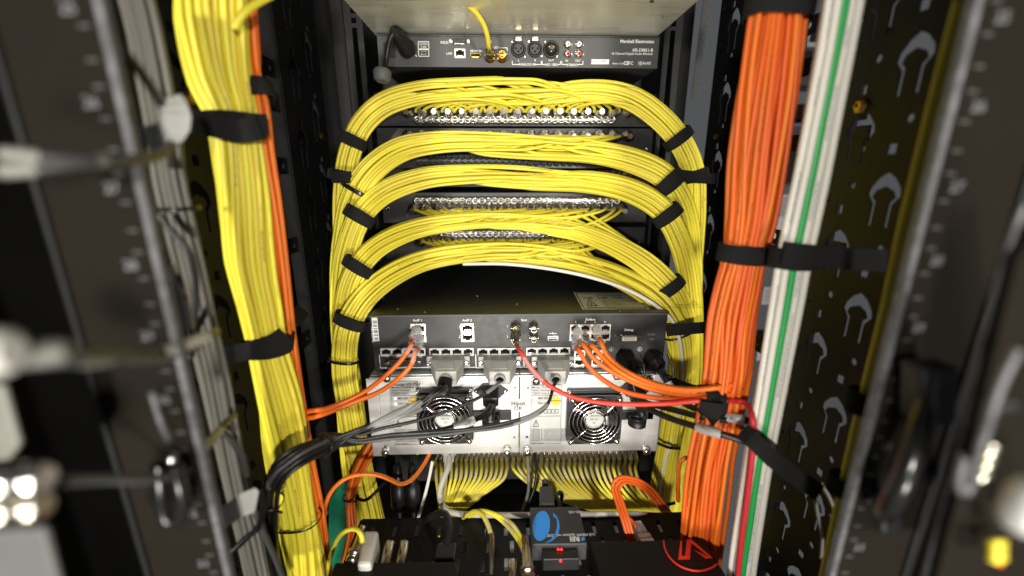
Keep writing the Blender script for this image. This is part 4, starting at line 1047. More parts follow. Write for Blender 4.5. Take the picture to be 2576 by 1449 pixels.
# yellow cables beyond the right rail
bundle('coax_bundle', 'two dim yellow cables behind the far right rail', 'cable bundle',
  [(2415,0,.33),(2354,240,.33),(2307,430,.33),(2264,600,.33),(2224,783,.33),(2184,950,.33),(2141,1133,.33),(2105,1290,.33),(2065,1480,.33)], .0058, .0035, .0052, 'yellow', [(2170, 1005, .33, .022, 'velcro'), (2120, 1225, .33, .02, 'velcro')], 53)
# ================================================================== patch cords on the engine
def plug45(parent, p, d, up):
    """clear network plug: body, latch, boot"""
    d = Vector(d).normalized(); up = Vector(up); sd = d.cross(up).normalized(); up = sd.cross(d).normalized()
    p = Vector(p)
    o = MB().obox(p+d*.009, sd*.0058, up*.0042, d*.010).build('network_plug', 'clear_plug', parent, .0008)
    MB().obox(p+d*.006+up*.0052, sd*.0032, up*.0006, d*.008).build('latch', 'clear_plug', o, .0004)
    MB().obox(p+d*.004, sd*.0045, up*.0022, d*.0035).build('wire_ends', 'port_plastic', o)
    MB().lathe(p+d*.018, d, [(0, .0044), (.004, .0046), (.010, .0040)], 12).build('boot', 'clear_plug', o)
    return o
def sleeve(parent, pts, r, mat='clear_sleeve', txt=True):
    return tube_obj('label_sleeve', pts, r, mat, parent, 10)
def cord(label, plug_uv, uvY, d, mat, plugdir=(0, -1, -.5), sl=(.10, .17), group=None, plug=True, slmat='clear_sleeve'):
    pp_ = [P(*q) for q in uvY]
    t = thing('network_cable', pp_[0], label, 'cable', group)
    if plug:
        s0 = P(plug_uv[0], plug_uv[1], YX-.002); pl_ = plug45(t, s0, plugdir, (0, .3, 1))
        e = s0+Vector(plugdir).normalized()*.022; pts = spline([e-Vector(plugdir).normalized()*.004, e]+pp_, .005)
    else: pts = spline(pp_, .005)
    tube_obj('jacket', pts, d/2, mat, t, 10)
    if sl:
        L = len(pts); a, b = int(L*sl[0]), max(int(L*sl[0])+3, int(L*sl[1])); sleeve(t, pts[a:b], d/2+.0005, slmat)
    return t
GO = 'orange patch cords of the engine'
cord('left of two orange patch cords in the AoIP 1 sockets', cC(880, 590), [(1035, 868, .545), (1010, 905, .53), (975, 940, .52), (930, 977, .50), (880, 1005, .485), (820, 1028, .475), (772, 1036, .475), (759, 1046, .478), (764, 1062, .482)], .0066, 'orange', (-.25, -1, -.55), (.13, .22), GO)
cord('right of two orange patch cords in the AoIP 1 sockets', cC(930, 730), [(1044, 885, .54), (1036, 915, .53), (1005, 950, .52), (955, 985, .50), (900, 1008, .485), (840, 1032, .475), (790, 1049, .475), (762, 1055, .478), (768, 1090, .482)], .0066, 'orange', (-.05, -1, -.5), (.12, .22), GO)
RT = [(1700, 985, .47), (1762, 993, .45)]
cord('orange patch cord in Surface socket one, upper left plug', cD(765, 420), [(1468, 868, .53), (1490, 898, .52), (1530, 930, .51), (1590, 960, .495), (1660, 985, .475), (1735, 995, .455), (1800, 990, .44), (1850, 975, .44)], .0068, 'orange', (.0, -1, -.6), (.10, .18), GO)
cord('orange patch cord lowest left at the Surface sockets', cD(735, 500), [(1456, 880, .53), (1475, 915, .52), (1510, 950, .51), (1570, 985, .49), (1650, 1001, .47), (1735, 1006, .45), (1800, 998, .435), (1870, 985, .44)], .0068, 'orange', (.0, -1, -.5), (.10, .18), GO)
cord('orange patch cord from the second lower Surface socket', cD(850, 500), [(1490, 870, .53), (1512, 895, .52), (1550, 930, .50), (1610, 962, .485), (1680, 980, .465), (1740, 985, .45), (1800, 982, .44), (1868, 962, .445)], .0068, 'orange', (.0, -1, -.45), (.10, .18), GO)
cord('orange patch cord in Surface socket three, rightmost plug', cD(950, 405), [(1512, 858, .53), (1525, 890, .52), (1560, 925, .505), (1620, 955, .485), (1690, 975, .46), (1745, 980, .445), (1800, 975, .435), (1862, 962, .44)], .0068, 'orange', (.05, -1, -.55), (.10, .18), GO)
# red clock cable
t = thing('clock_cable', P(1297, 838, YX), 'red coaxial cable plugged into the first Sync socket', 'cable')
s0 = pm(*cD(143, 385)); bnc_plug(t, s0+Vector((0, -.006, 0)), (.02, -1, -.45), .0068, .034, 'nickel')
e = s0+Vector((.02, -1, -.45)).normalized()*.038
pts = spline([e-Vector((.02, -1, -.45)).normalized()*.01, e]+[P(*q) for q in ((1310, 885, .52), (1335, 925, .51), (1375, 965, .50), (1430, 995, .49), (1500, 1011, .48), (1590, 1017, .47), (1680, 1015, .455), (1760, 1008, .44), (1830, 1008, .43))], .005)
tube_obj('jacket', pts, .0031, 'red', t, 10); sleeve(t, pts[10:19], .0036)
b_c = P(1788, 1008, .443)
st_ = band('cord_strap', b_c, (1, -.05, -.05), (0, 0, 1), (0, 1, 0), .0160, .014, .024, None, 'velcro', .002, 0); setp(st_, 'fuzzy black strap gathering the orange patch cords beside the right orange bundle', 'strap')
strap_run('loose end of the fuzzy black strap below the gathered cords', [(1790, 1012, .425), (1788, 1035, .425), (1775, 1048, .43)], .024)

# ---- grey connector hoods and their black cables
HG = 'grey connector hoods'
def hood(label, uc, ncab):
    c = P(uc, 930, YX); z0 = P(uc, 902, YX).z
    t = thing('connector_hood', Vector((c.x, YX, z0-.02)), label, 'connector', HG)
    x = c.x
    # sloped shell: back face on the panel, stepping out and down to the cable entry
    w1, w2 = .0235, .0150
    A = [(x-w1, YX-.008, z0+.0085), (x+w1, YX-.008, z0+.0085), (x+w1, YX-.008, z0-.0115), (x-w1, YX-.008, z0-.0115)]
    B = [(x-w1, YX-.024, z0+.0085), (x+w1, YX-.024, z0+.0085), (x+w1, YX-.024, z0-.0125), (x-w1, YX-.024, z0-.0125)]
    Cc = [(x-w2, YX-.043, z0-.0005), (x+w2, YX-.043, z0-.0005), (x+w2, YX-.043, z0-.0215), (x-w2, YX-.043, z0-.0215)]
    vs = A+B+Cc; fs = [(3, 2, 1, 0), (8, 9, 10, 11)]
    for k in (0, 4):
        for i in range(4): fs.append((k+i, k+(i+1) % 4, k+4+(i+1) % 4, k+4+i))
    MB().add(vs, fs).build('shell', 'hood_grey', t, .0012)
    for s in (-1, 1):
        w_ = MB().box((x+s*w1, YX-.012, z0-.0085), (x+s*(w1+.0088), YX-.003, z0+.0085)).build('side_flange', 'hood_grey', t, .0012)
        MB().lathe(Vector((x+s*(w1+.0045), YX-.012, z0-.001)), (0, -1, 0), [(0, .0036), (.003, .0036), (.0034, .0030), (.0034, .0018), (.0028, .0016)], 12).build('fixing_screw', 'chrome', w_)
        screw_head(t, Vector((x+s*.0165, YX-.0245+.004, z0+.0045))+Vector((0, -.004, .002)), .0018, (0, -.55, .83))
    MB().box((x-.020, YX-.008, z0-.010), (x+.020, YX-.0004, z0+.0065)).build('socket_shell', 'nickel', t, .001)
    m = MB().obox(Vector((x, YX-.0335, z0+.0052)), Vector((.011, 0, 0)), Vector((0, -.006, -.0029)), Vector((0, .0002, .0004))).build('shell_recess', 'hood_grey', t, .0003)
    e = Vector((x, YX-.043, z0-.011))
    MB().lathe(e, (0, -1, -.12), [(0, .0082), (.005, .0078), (.0052, .0058), (.001, .0056)], 20, caps=False).build('entry_collar', 'hood_grey', t)
    MB().lathe(e+Vector((0, .0005, 0)), (0, -1, -.12), [(0, .0058), (.0015, .0058)], 16).build('entry_bore', 'hole_black', t)
    return t, e+Vector((0, -.004, -.001))
h1, e1 = hood('left grey connector hood with a thick black boot and many cables', 1131, 6)
h2, e2 = hood('middle grey connector hood with one thin black cable', 1257.5, 1)
h3, e3 = hood('right grey connector hood with two black cables', 1388, 2)
MB().lathe(e1+Vector((0, .003, 0)), (-.12, -1, -.75), [(0, .0098), (.004, .0100), (.022, .0108), (.0222, .0092), (.012, .0090)], 20, caps=False).build('cable_boot', 'plastic_black', h1)
LT_ = [(838, 1110, .43), (795, 1128, .41), (755, 1145, .395), (715, 1172, .385), (690, 1210, .385), (682, 1260, .39), (680, 1330, .40), (684, 1400, .41), (700, 1490, .43)]
rng = np.random.default_rng(77)
root = thing('black_cable_bundle', P(690, 1400, .40), 'black cables from the grey hoods curving down over the left yellow bundle', 'cable bundle')
starts = []
d1 = Vector((-.12, -1, -.75)).normalized()
for i in range(6):
    ang = i*1.05; e = e1+d1*.010+Vector((math.cos(ang)*.0045, 0, math.sin(ang)*.0035)); starts.append((e, [(1105+rng.uniform(-8, 12), 985+rng.uniform(-8, 10), .50), (1060+rng.uniform(-10, 10), 1012+rng.uniform(-10, 12), .488), (985, 1050+rng.uniform(-9, 12), .465), (905, 1083+rng.uniform(-6, 8), .445)], .0050, (.16, .30)))
starts.append((e2, [(1250, 968, .515), (1205, 1000, .50), (1130, 1032, .485), (1050, 1058, .47), (960, 1078, .455), (895, 1096, .443)], .0046, (.06, .115)))
starts.append((e3+Vector((.0015, 0, 0)), [(1391, 975, .515), (1380, 1012, .50), (1345, 1040, .49), (1280, 1062, .48), (1190, 1078, .475), (1080, 1088, .465), (980, 1094, .455), (900, 1106, .443)], .0044, (.10, .17)))
starts.append((e3+Vector((-.0015, 0, -.001)), [(1389, 985, .515), (1374, 1024, .50), (1330, 1054, .488), (1260, 1075, .48), (1180, 1085, .473), (1080, 1097, .465), (980, 1104, .455), (900, 1112, .443)], .0044, (.12, .19)))
LTp = [P(*q) for q in LT_]
for i, (e, mid, d, sl) in enumerate(starts):
    ox, oy = (i % 3-1)*.0058, (i//3-1)*.0052
    tail = [q+Vector((ox*(.5 if j < 2 else 1), oy*.6, -ox*.3+oy)) for j, q in enumerate(LTp)]
    pts = spline([e+Vector((0, .01, 0)), e]+[P(*q) for q in mid]+tail, .006)
    tube_obj('cable', pts, d/2, 'black' if i % 4 else 'blackgrey', root, 10)
    L = len(pts); tube_obj('label_sleeve', pts[int(L*sl[0]):int(L*sl[1])], d/2+.0004, 'clear_sleeve', root, 10)
pth = spline(LTp, .006)
tt, m1_, m2_ = frames(pth)
for q in ((812, 1122, .42), (683, 1262, .39)):
    j = near(pth, P(*q)); band('cable_tie', pth[j], tt[j], m1_[j], m2_[j], .0115, .0115, .004, root, 'gloss_black', .001, .008)
# mains lead of the left supply
t = thing('mains_lead', P(1232, 980, .55), 'black mains lead with white label at the left fan', 'mains lead')
c = P(*cG(1880, 440), YP)
MB().obox(c+Vector((0, -.014, -.002)), Vector((.0115, 0, 0)), Vector((0, -.012, -.004)), Vector((0, -.002, .0085))).build('plug', 'plastic_black', t, .0025)
MB().lathe(c+Vector((0, -.024, -.008)), (-.05, -1, -1.5), [(0, .0085), (.008, .0078), (.026, .0052)], 14).build('strain_relief', 'plastic_black', t)
pts = spline([c+Vector((0, -.030, -.022))]+[P(*q) for q in ((1236, 1020, .54), (1226, 1036, .525), (1200, 1053, .515), (1150, 1072, .505), (1100, 1085, .495), (1040, 1092, .485), (960, 1102, .47), (900, 1112, .455), (850, 1118, .44))], .005)
tube_obj('jacket', pts, .0040, 'black', t, 12)
i0, i1 = near(pts, P(1196, 1054, .514)), near(pts, P(1128, 1078, .50)); tube_obj('label_sleeve', pts[i0:i1], .0058, 'label_white', t, 14)
l2 = MB(); put_text(l2, 'MODULAR  1', Vector(pts[(i0+i1)//2])+Vector((.002, -.0064, .001)), .0048, Vector((.95, -.1, .30)), Vector((-.28, -.1, .95)), 'c', .01); l2.build('label_print', 'print_grey', t)
# mains leads with wire retainers on the engine and right supply
def mains(label, cuv, pts_, lab=None):
    t = thing('mains_lead', P(*cuv, YX), label, 'mains lead')
    c = P(*cuv, YX)
    dd = Vector((.10, -1, -.30)).normalized(); s_ = Vector((1, .1, 0)); u_ = s_.cross(dd).normalized()*-1
    hull = [(-.013, .002), (-.007, .0115), (.007, .0115), (.013, .002), (.013, -.0095), (-.013, -.0095)]
    o = MB(); n = 6; vs = []
    for k, (y, sc) in enumerate(((.0, 1.0), (.020, 1.0), (.030, .55))):
        for x, z in hull: vs.append(c+dd*y+s_*(x*sc)+u_*(z*sc))
    fs = [tuple(range(5, -1, -1)), tuple(range(12, 18))]+[(k*6+i, k*6+(i+1) % 6, k*6+6+(i+1) % 6, k*6+6+i) for k in (0, 1) for i in range(6)]
    o.add(vs, [f[::-1] for f in fs]); o.build('plug', 'plastic_black', t, .0016)
    MB().lathe(c+dd*.028, (dd+Vector((.25, 0, -.5))), [(0, .0065), (.008, .0062), (.010, .0050), (.012, .0058), (.015, .0048), (.017, .0054), (.024, .0042)], 12).build('strain_relief', 'plastic_black', t)
    e = c+dd*.028+(dd+Vector((.25, 0, -.5))).normalized()*.02
    pts = spline([e]+[P(*q) for q in pts_], .006)
    tube_obj('jacket', pts, .0040, 'black', t, 12)
    r = [c+Vector((.024, 0, .002)), c+Vector((.026, -.018, -.012)), c+Vector((.022, -.034, -.020)), c+Vector((.010, -.036, -.018)), c+Vector((.006, -.036, -.012)), c+Vector((-.006, -.036, -.012)), c+Vector((-.010, -.036, -.020)), c+Vector((-.020, -.030, -.024)), c+Vector((-.022, -.012, -.020)), c+Vector((-.022, 0, -.016))]
    MB().tube(r, .0013, 6).build('wire_retainer', 'chrome', t)
    return t, pts
mt_, mp = mains('left of two black mains plugs held by wire retainers on the engine', cD(1235, 680), [(1590, 950, .525), (1600, 990, .52), (1630, 1025, .50), (1680, 1050, .47), (1740, 1070, .44), (1800, 1088, .41), (1850, 1102, .40), (1900, 1120, .395)])
i0, i1 = near(mp, P(1756, 1076, .43)), near(mp, P(1835, 1100, .40)); tube_obj('label_sleeve', mp[i0:i1], .0056, 'label_silver', mt_, 14)
l2 = MB(); put_text(l2, 'MODULAR  2', Vector(mp[(i0+i1)//2])+Vector((0, -.0064, .001)), .0046, Vector((.93, -.25, -.22)), Vector((.24, -.05, .97)), 'c', .01); l2.build('label_print', 'print_grey', mt_)
mt_, mp = mains('right of two black mains plugs held by wire retainers on the engine', cD(1515, 680), [(1666, 935, .52), (1685, 970, .51), (1705, 1000, .50), (1730, 1020, .48), (1790, 1040, .45), (1850, 1052, .43), (1890, 1060, .42)])
i0, i1 = near(mp, P(1676, 955, .515)), near(mp, P(1694, 985, .505)); tube_obj('label_sleeve', mp[i0:i1+2], .0052, 'label_white', mt_, 14)
i0, i1 = near(mp, P(1812, 1045, .445)), near(mp, P(1885, 1059, .42)); tube_obj('label_sleeve', mp[i0:i1], .0058, 'label_silver', mt_, 14)
l2 = MB(); put_text(l2, 'ENG  A', Vector(mp[(i0+i1)//2])+Vector((0, -.0066, .001)), .0046, Vector((.96, -.2, -.16)), Vector((.18, -.05, .97)), 'c', .01); l2.build('label_print', 'print_grey', mt_)
t = thing('mains_lead', P(1596, 990, .55), 'black mains plug in the right power supply, behind the orange cords', 'mains lead')
c = P(*cD(1340, 1010), YP)
MB().obox(c+Vector((0, -.014, -.002)), Vector((.0115, 0, 0)), Vector((0, -.012, -.004)), Vector((0, -.002, .0085))).build('plug', 'plastic_black', t, .0025)
MB().lathe(c+Vector((0, -.024, -.006)), (.1, -1, -1.3), [(0, .0085), (.008, .0078), (.024, .0050)], 14).build('strain_relief', 'plastic_black', t)
tube_obj('jacket', spline([c+Vector((.002, -.034, -.02))]+[P(*q) for q in ((1612, 1012, .525), (1650, 1020, .50), (1710, 1035, .47), (1760, 1048, .45), (1830, 1058, .43))], .006), .0040, 'black', t, 12)

# ---- audio monitor leads
t = thing('power_lead', P(975, 170, .68), 'dark power lead hanging at the left end of the audio monitor', 'power lead')
c = P(*cA(570, 370), YM)
MB().lathe(c, (-.35, -1, .45), [(0, .0135), (.006, .0140), (.010, .0120), (.030, .0105), (.040, .0085), (.046, .004)], 16).build('plug', 'plastic_black', t)
pts = spline([c+Vector((-.35, -1, .45)).normalized()*.044]+[P(*q) for q in ((991, 84, .665), (982, 96, .665), (976, 120, .67), (972, 150, .675), (966, 178, .69))], .005); tube_obj('jacket', pts, .0036, 'black', t, 10)
MB().lathe(P(962, 172, .685), (-.05, -.2, -1), [(0, .004), (.002, .012), (.006, .0135), (.016, .012), (.019, .008)], 16).build('ferrite_bead', 'ferrite', t)
t = thing('coax_cable', P(1232, 140, YM), 'single yellow coaxial cable plugged into the gold socket of the monitor', 'cable')
s0 = P(*cA(1166, 425), YM)
bnc_plug(t, s0+Vector((0, -.012, 0)), (0, -1, .30), .0066, .036, 'chrome')
tube_obj('jacket', spline([s0+Vector((0, -.036, .008))]+[P(*q) for q in ((1230, 118, .67), (1226, 90, .655), (1217, 62, .645), (1200, 35, .635), (1178, 14, .625), (1150, -6, .615), (1100, -30, .60))], .005), .0034, 'yellow', t, 10)

# ================================================================== cables fanning out of the router
fanr = thing('router_cable_fan', P(1300, 1250, .55), 'yellow coaxial cables fanning down from the row of router plugs', 'cable bundle')
rng = np.random.default_rng(5)
for i, (u, e) in enumerate(ROUTER):
    if i < 15:
        k = i/14; j = rng.uniform(-2, 2)
        q = [(u, 1183, .578), (u-8*k, 1205, .562), (1102+119*k+j*.4, 1240, .548), (1106+59*k+j, 1287, .54), (1106+32*k+j, 1330, .545), (1100+24*k, 1400, .56)]
    else:
        k = (i-15)/22; lerp = lambda a_, b_, c_: np.interp(k, [0, .5, 1], [a_, b_, c_])
        j = rng.uniform(-3, 3)
        q = [(u+2, 1182, .578), (u+lerp(40, 17, 13), 1217, .562), (u+lerp(119, 57, 43)+j, 1257, .55), (u+lerp(222, 142, 72)+j, 1288, .546), (u+lerp(330, 205, 98), 1310, .548), (u+lerp(390, 250, 115), 1345, .56)]
    pts = spline([e+Vector((0, .006, .002)), e]+[P(*z) for z in q], .006)
    tube_obj('cable', pts, .0026, 'yellow', fanr, 8)
    L = len(pts); a_ = int(.045/.006)+int(rng.integers(0, 3)); tube_obj('label_sleeve', pts[a_:a_+4], .0029, 'clear_sleeve', fanr, 8)
# beige trunk cable looping across the back of the shelf
t, p_ = single('beige_cable', 'thick beige cable with moulded plug looping along the back of the lower shelf', 'cable', [(1131, 1150, .575), (1126, 1180, .55), (1112, 1215, .535), (1106, 1245, .53), (1118, 1278, .525), (1145, 1291, .512), (1200, 1295, .506), (1290, 1296, .505), (1400, 1295, .505), (1500, 1294, .505), (1600, 1294, .506), (1690, 1300, .52)], .0085, 'beige')
MB().lathe(P(1131, 1128, .60), (0, -.9, -.5), [(0, .012), (.010, .012), (.012, .009), (.022, .0085), (.024, .0066), (.036, .006)], 14).build('moulded_plug', 'port_plastic', t)
MB().box(P(1096, 1133, .60), P(1165, 1128, .61)).build('plug_flange', 'port_plastic', t, .001)
single('white_cable', 'thin white cable hanging straight down left of the router cables', 'cable', [(1088, 1160, .57), (1078, 1210, .56), (1064, 1265, .55), (1048, 1315, .54)], .0052, 'white')
single('grey_cable', 'thin grey cable falling between the two router cable fans', 'cable', [(1326, 1140, .58), (1329, 1190, .555), (1330, 1230, .545), (1322, 1265, .535), (1310, 1298, .525)], .005, 'grey')
single('black_cable', 'thin black cable falling beside the grey one below the supply', 'cable', [(1345, 1140, .58), (1350, 1190, .555), (1344, 1230, .545), (1330, 1265, .535), (1312, 1300, .522)], .005, 'black')
# orange loops at lower left and right
single('orange_cable', 'single orange cable arching from the router to the left orange bundle', 'cable', [(1082, 1140, .58), (1062, 1175, .555), (1035, 1207, .535), (1008, 1218, .525), (985, 1208, .52), (955, 1196, .51), (915, 1192, .505), (870, 1203, .50), (838, 1230, .495), (820, 1265, .49), (815, 1300, .49), (813, 1340, .49), (805, 1470, .49)], .0064, 'orange')
bundle('orange_bundle', 'four dull orange cords rising behind the supply at lower left', 'cable bundle', [(955, 1095, .60, 1.5), (930, 1135, .585, 1.4), (905, 1180, .575, 1.1), (885, 1235, .565, .8), (882, 1280, .56, .8), (886, 1340, .55, 1.0), (870, 1420, .54, 1.0), (850, 1490, .54)], .0085, .006, .0060, 'orange', [(880, 1250, .56, .003, 'gloss_black')], 61)
for k in range(3):
    single('orange_cable', ('outer', 'middle', 'inner')[k]+' orange cord of the loop beside the splitter', 'cable', [(1606+k*9, 1425, .43), (1584+k*8, 1370, .445), (1566+k*8, 1310, .46), (1546+k*8, 1250, .485), (1540+k*8, 1222+k*4, .495), (1553+k*8, 1203+k*6, .50), (1590, 1202+k*7, .51), (1632-k*5, 1222+k*6, .52), (1662-k*7, 1255+k*4, .53), (1692-k*8, 1300, .545), (1715, 1360, .56)], .0048, 'orange', 'orange cords looping beside the splitter')
single('orange_cable', 'orange cord curling out at the lower left of the right orange bundle', 'cable', [(1735, 1150, .50), (1716, 1155, .50), (1708, 1175, .50), (1706, 1215, .50), (1706, 1260, .51)], .006, 'orange')
# ties on the trunks
for lab, (c0, c1, c2), in (('black tie round the left yellow trunk beside the green sheet', ((892, 1250, .575), (920, 1258, .565), (970, 1212, .575))), ('black tie round the right yellow trunk below the supply', ((1655, 1115, .595), (1680, 1125, .59), (1710, 1128, .60))), ('black tie low on the right yellow trunk behind the orange loop', ((1640, 1255, .59), (1665, 1270, .585), (1698, 1265, .59)))):
    strap_run(lab, [c0, c1, c2], .005, .002, 'gloss_black', 'cable_tie')
# green sheet
gs = MB(); q = [PX(822, 1450, -.222)*1, P(822, 1470, .60), P(884, 1470, .60), P(884, 1205, .60), P(862, 1205, .60), P(828, 1262, .60)]
o = gs.prism(q[1:][::-1], (0, .003, 0)).build('green_sheet', 'sheet_green', None, .0005); setp(o, 'flat green plastic sheet standing behind the orange arch at lower left', 'sheet')
# black moulded plugs hanging at lower left
for k, u in enumerate((1000, 1036)):
    t = thing('power_lead', P(u, 1260, .56), ('left' if k == 0 else 'right')+' of two black barrel plugs hanging under the silver supply', 'power lead', 'black barrel plugs under the supply')
    MB().lathe(P(u+2, 1215, .56), (0, -.1, -1), [(-.03, .006), (0, .0075), (.002, .0125), (.040, .0125), (.044, .010), (.050, .005)], 14).build('barrel', 'plastic_black', t)
    tube_obj('jacket', path([(u-2, 1140, .585), (u, 1190, .565), (u+4, 1260, .555), (u+8, 1320, .55)], .006), .0045, 'black', t)
# ================================================================== lower shelf and the small boxes on it
ZS = -.488
sh = thing('vented_shelf', (RX, .43, EZ+ZS), 'black vented rack shelf with long slots at the bottom of the picture', 'shelf')
a = PZ(917, 1304, ZS); X0, X1, Y1, Y0 = -.205, .275, .507, .30
hs = []
rr = random.Random(3)
for i in range(15):
    for j in range(7):
        x = .018+i*.0315+(0.008 if j % 2 else 0); y = .012+j*.027
        if (X1-X0)-.018 < x: continue
        hs.append([(x, y), (x+.0055, y), (x+.0055, y+.019), (x+.0027, y+.0205), (x, y+.019)])
punched('shelf_plate', [(0, 0), (X1-X0, 0), (X1-X0, Y1-Y0), (0, Y1-Y0)], hs, .002, (X0, Y0, EZ+ZS), (1, 0, 0), (0, 1, 0), 'lid_black', sh)
MB().box((X0, Y1, EZ+ZS-.03), (X1, Y1+.002, EZ+ZS+.001)).build('rear_flange', 'lid_black', sh)
for x in (X0-.002, X1+.0002): MB().box((x, Y0, EZ+ZS-.03), (x+.002, Y1, EZ+ZS+.0012)).build('side_flange', 'lid_black', sh)
# something pale and yellow cables under the slots
ud = thing('underlying_equipment', (RX, .42, EZ-.57), 'pale equipment glimpsed through the shelf slots', 'equipment')
MB().box((X0+.18, .33, EZ-.52), (X1-.03, .49, EZ-.4905)).build('lid', 'room_white', ud)
for k in range(3): tube_obj('cable', spline([(X0+.10+k*.03, .30, EZ-.4935), (X0+.12+k*.02, .40, EZ-.4930), (X0+.10+k*.03, .50, EZ-.4935)]), .0034, 'yellow', ud)
# flat black box, left foreground
def zbox(name, label, cat, uv, Ztop, h, mat, bevel=.0015, group=None):
    """box with its lid quad read at height Ztop (back left, back right, front right, front left)"""
    t = thing(name, PZ(*uv[3], Ztop)+Vector((0, 0, -h)), label, cat, group)
    q = [PZ(*c, Ztop) for c in uv]
    MB().prism([q[3], q[2], q[1], q[0]], (0, 0, -h)).build('casing', mat, t, bevel)
    return t, q
zbox('converter_box', 'flat black box at the bottom edge, behind it the white adapter', 'box', [(843, 1415), (1146, 1413), (1170, 1530), (800, 1530)], -.458, .028, 'lid_black')
ab, q = zbox('converter_box', 'black box with a red angular logo in a red circle', 'box', [(1482, 1363), (1768, 1356), (1860, 1500), (1530, 1510)], -.456, .03, 'lid_black')
lm = MB()
zt = -.4552
def zp(f, x, y, Z=zt): return PZ(*f(x, y), Z)
# red logo: two strokes of a slanted letter, drawn as on the lid
for poly in (((1803, 1092), (1780, 1285), (1898, 1283), (1912, 1090), (1868, 1078), (1850, 1246), (1815, 1246), (1818, 1092)), ((1868, 1078), (1912, 1118), (2095, 1262), (2128, 1268), (1908, 1076)), ((2128, 1268), (2095, 1258), (2070, 1248), (1948, 1190), (1938, 1186), (2055, 1274))):
    lm.add([zp(cF, *c) for c in poly], [tuple(range(len(poly)))])
pts = [zp(cF, *c) for c in ((1632, 1090), (1640, 1150), (1670, 1225), (1730, 1300), (1800, 1350), (1890, 1385), (1990, 1398), (2080, 1380), (2150, 1345), (2172, 1325))]
lm.tube(spline(pts, .004), .0011, 5)
lm.build('printed_logo', 'print_red', ab)
# hdmi splitter
sp_, q = zbox('video_splitter', 'small black splitter with a blue oval and arrow on its lid', 'splitter', [(1333, 1276), (1456, 1274), (1477, 1367), (1339, 1369)], -.440, .026, 'plug_grey', .0012)
zt2 = -.4394
lm = MB()
el = [zp(cF, 402+math.cos(k*math.pi/18)*88+math.sin(k*math.pi/18)*14, 945+math.sin(-k*math.pi/18)*152, zt2) for k in range(36)]
lm.add(el, [tuple(range(36))])
ar = [zp(cF, *c, zt2) for c in ((440, 1118), (500, 1080), (545, 1020), (562, 950), (558, 890), (548, 860), (528, 862), (520, 808), (560, 852), (580, 900), (588, 960), (575, 1020), (540, 1075), (490, 1108))]
lm.add(ar, [tuple(range(len(ar)))])
oc = [zp(cF, 822+math.cos(k*math.pi/10)*18, 1075+math.sin(-k*math.pi/10)*20, zt2) for k in range(20)]
lm.add(oc, [tuple(range(20))])
lm.build('printed_logo', 'print_blue', sp_)
lm = MB()
put_text(lm, 'REI', zp(cF, 738, 1074, zt2), .0092, (-1, 0, 0), (0, -1, 0), 'c', .04); put_text(lm, '1x2 HDMI Splitter w/ EDID', zp(cF, 696, 1036, zt2), .0056, (-1, 0, 0), (0, -1, 0), 'c', .01); put_text(lm, 'HD-102', zp(cF, 745, 804, zt2), .0056, (-1, 0, 0), (0, -1, 0), 'c', .01)
lm.build('printed_lettering', 'print_white', sp_)
fy = q[3].y; fx0, fx1 = q[3].x, q[2].x
MB().box((fx0+.012, fy-.016, EZ-.464), (fx1-.012, fy-.0005, EZ-.446)).build('front_socket', 'plastic_black', sp_, .001)
MB().box((fx0+.010, fy-.0012, EZ-.4435), (fx1-.010, fy-.0003, EZ-.4425)).build('front_edge', 'nickel', sp_)
for u, v in ((1404, 1381), (1412, 1381), (1410, 1410)):
    pz = P(u, v, fy-.0195 if v > 1400 else fy-.0045); MB().lathe(pz, (0, -1, 0), [(0, .0013), (.0012, .0011)], 8).build('status_light', 'led_red', sp_)
# plug on the back of the splitter
t = thing('hdmi_plug', PZ(1376, 1270, -.448), 'flat grey video plug standing in the back of the splitter', 'plug')
b0 = P(1376, 1274, q[0].y+.004); 
MB().prism([PZ(1357, 1274, -.443), PZ(1396, 1274, -.443), PZ(1390, 1226, -.443), PZ(1385, 1222, -.443), PZ(1362, 1222, -.443), PZ(1357, 1226, -.443)], (0, 0, -.010)).build('shell', 'plug_grey', t, .001)
MB().lathe(PZ(1372, 1222, -.448), (0, 1, .05), [(0, .005), (.010, .004)], 10).build('strain_relief', 'plastic_black', t)
lm = MB(); put_text(lm, 'UPRITE', zp(cF, 470, 722, -.4424), .0052, (-1, 0, 0), (0, -1, 0), 'c', .01); lm.build('printed_lettering', 'print_dim', t)
single('black_cable', 'short black lead with a tie at the right back of the splitter', 'cable', [(1408, 1278, .49), (1406, 1262, .50), (1400, 1246, .515), (1409, 1238, .52), (1414, 1246, .525), (1410, 1262, .53)], .006, 'black')
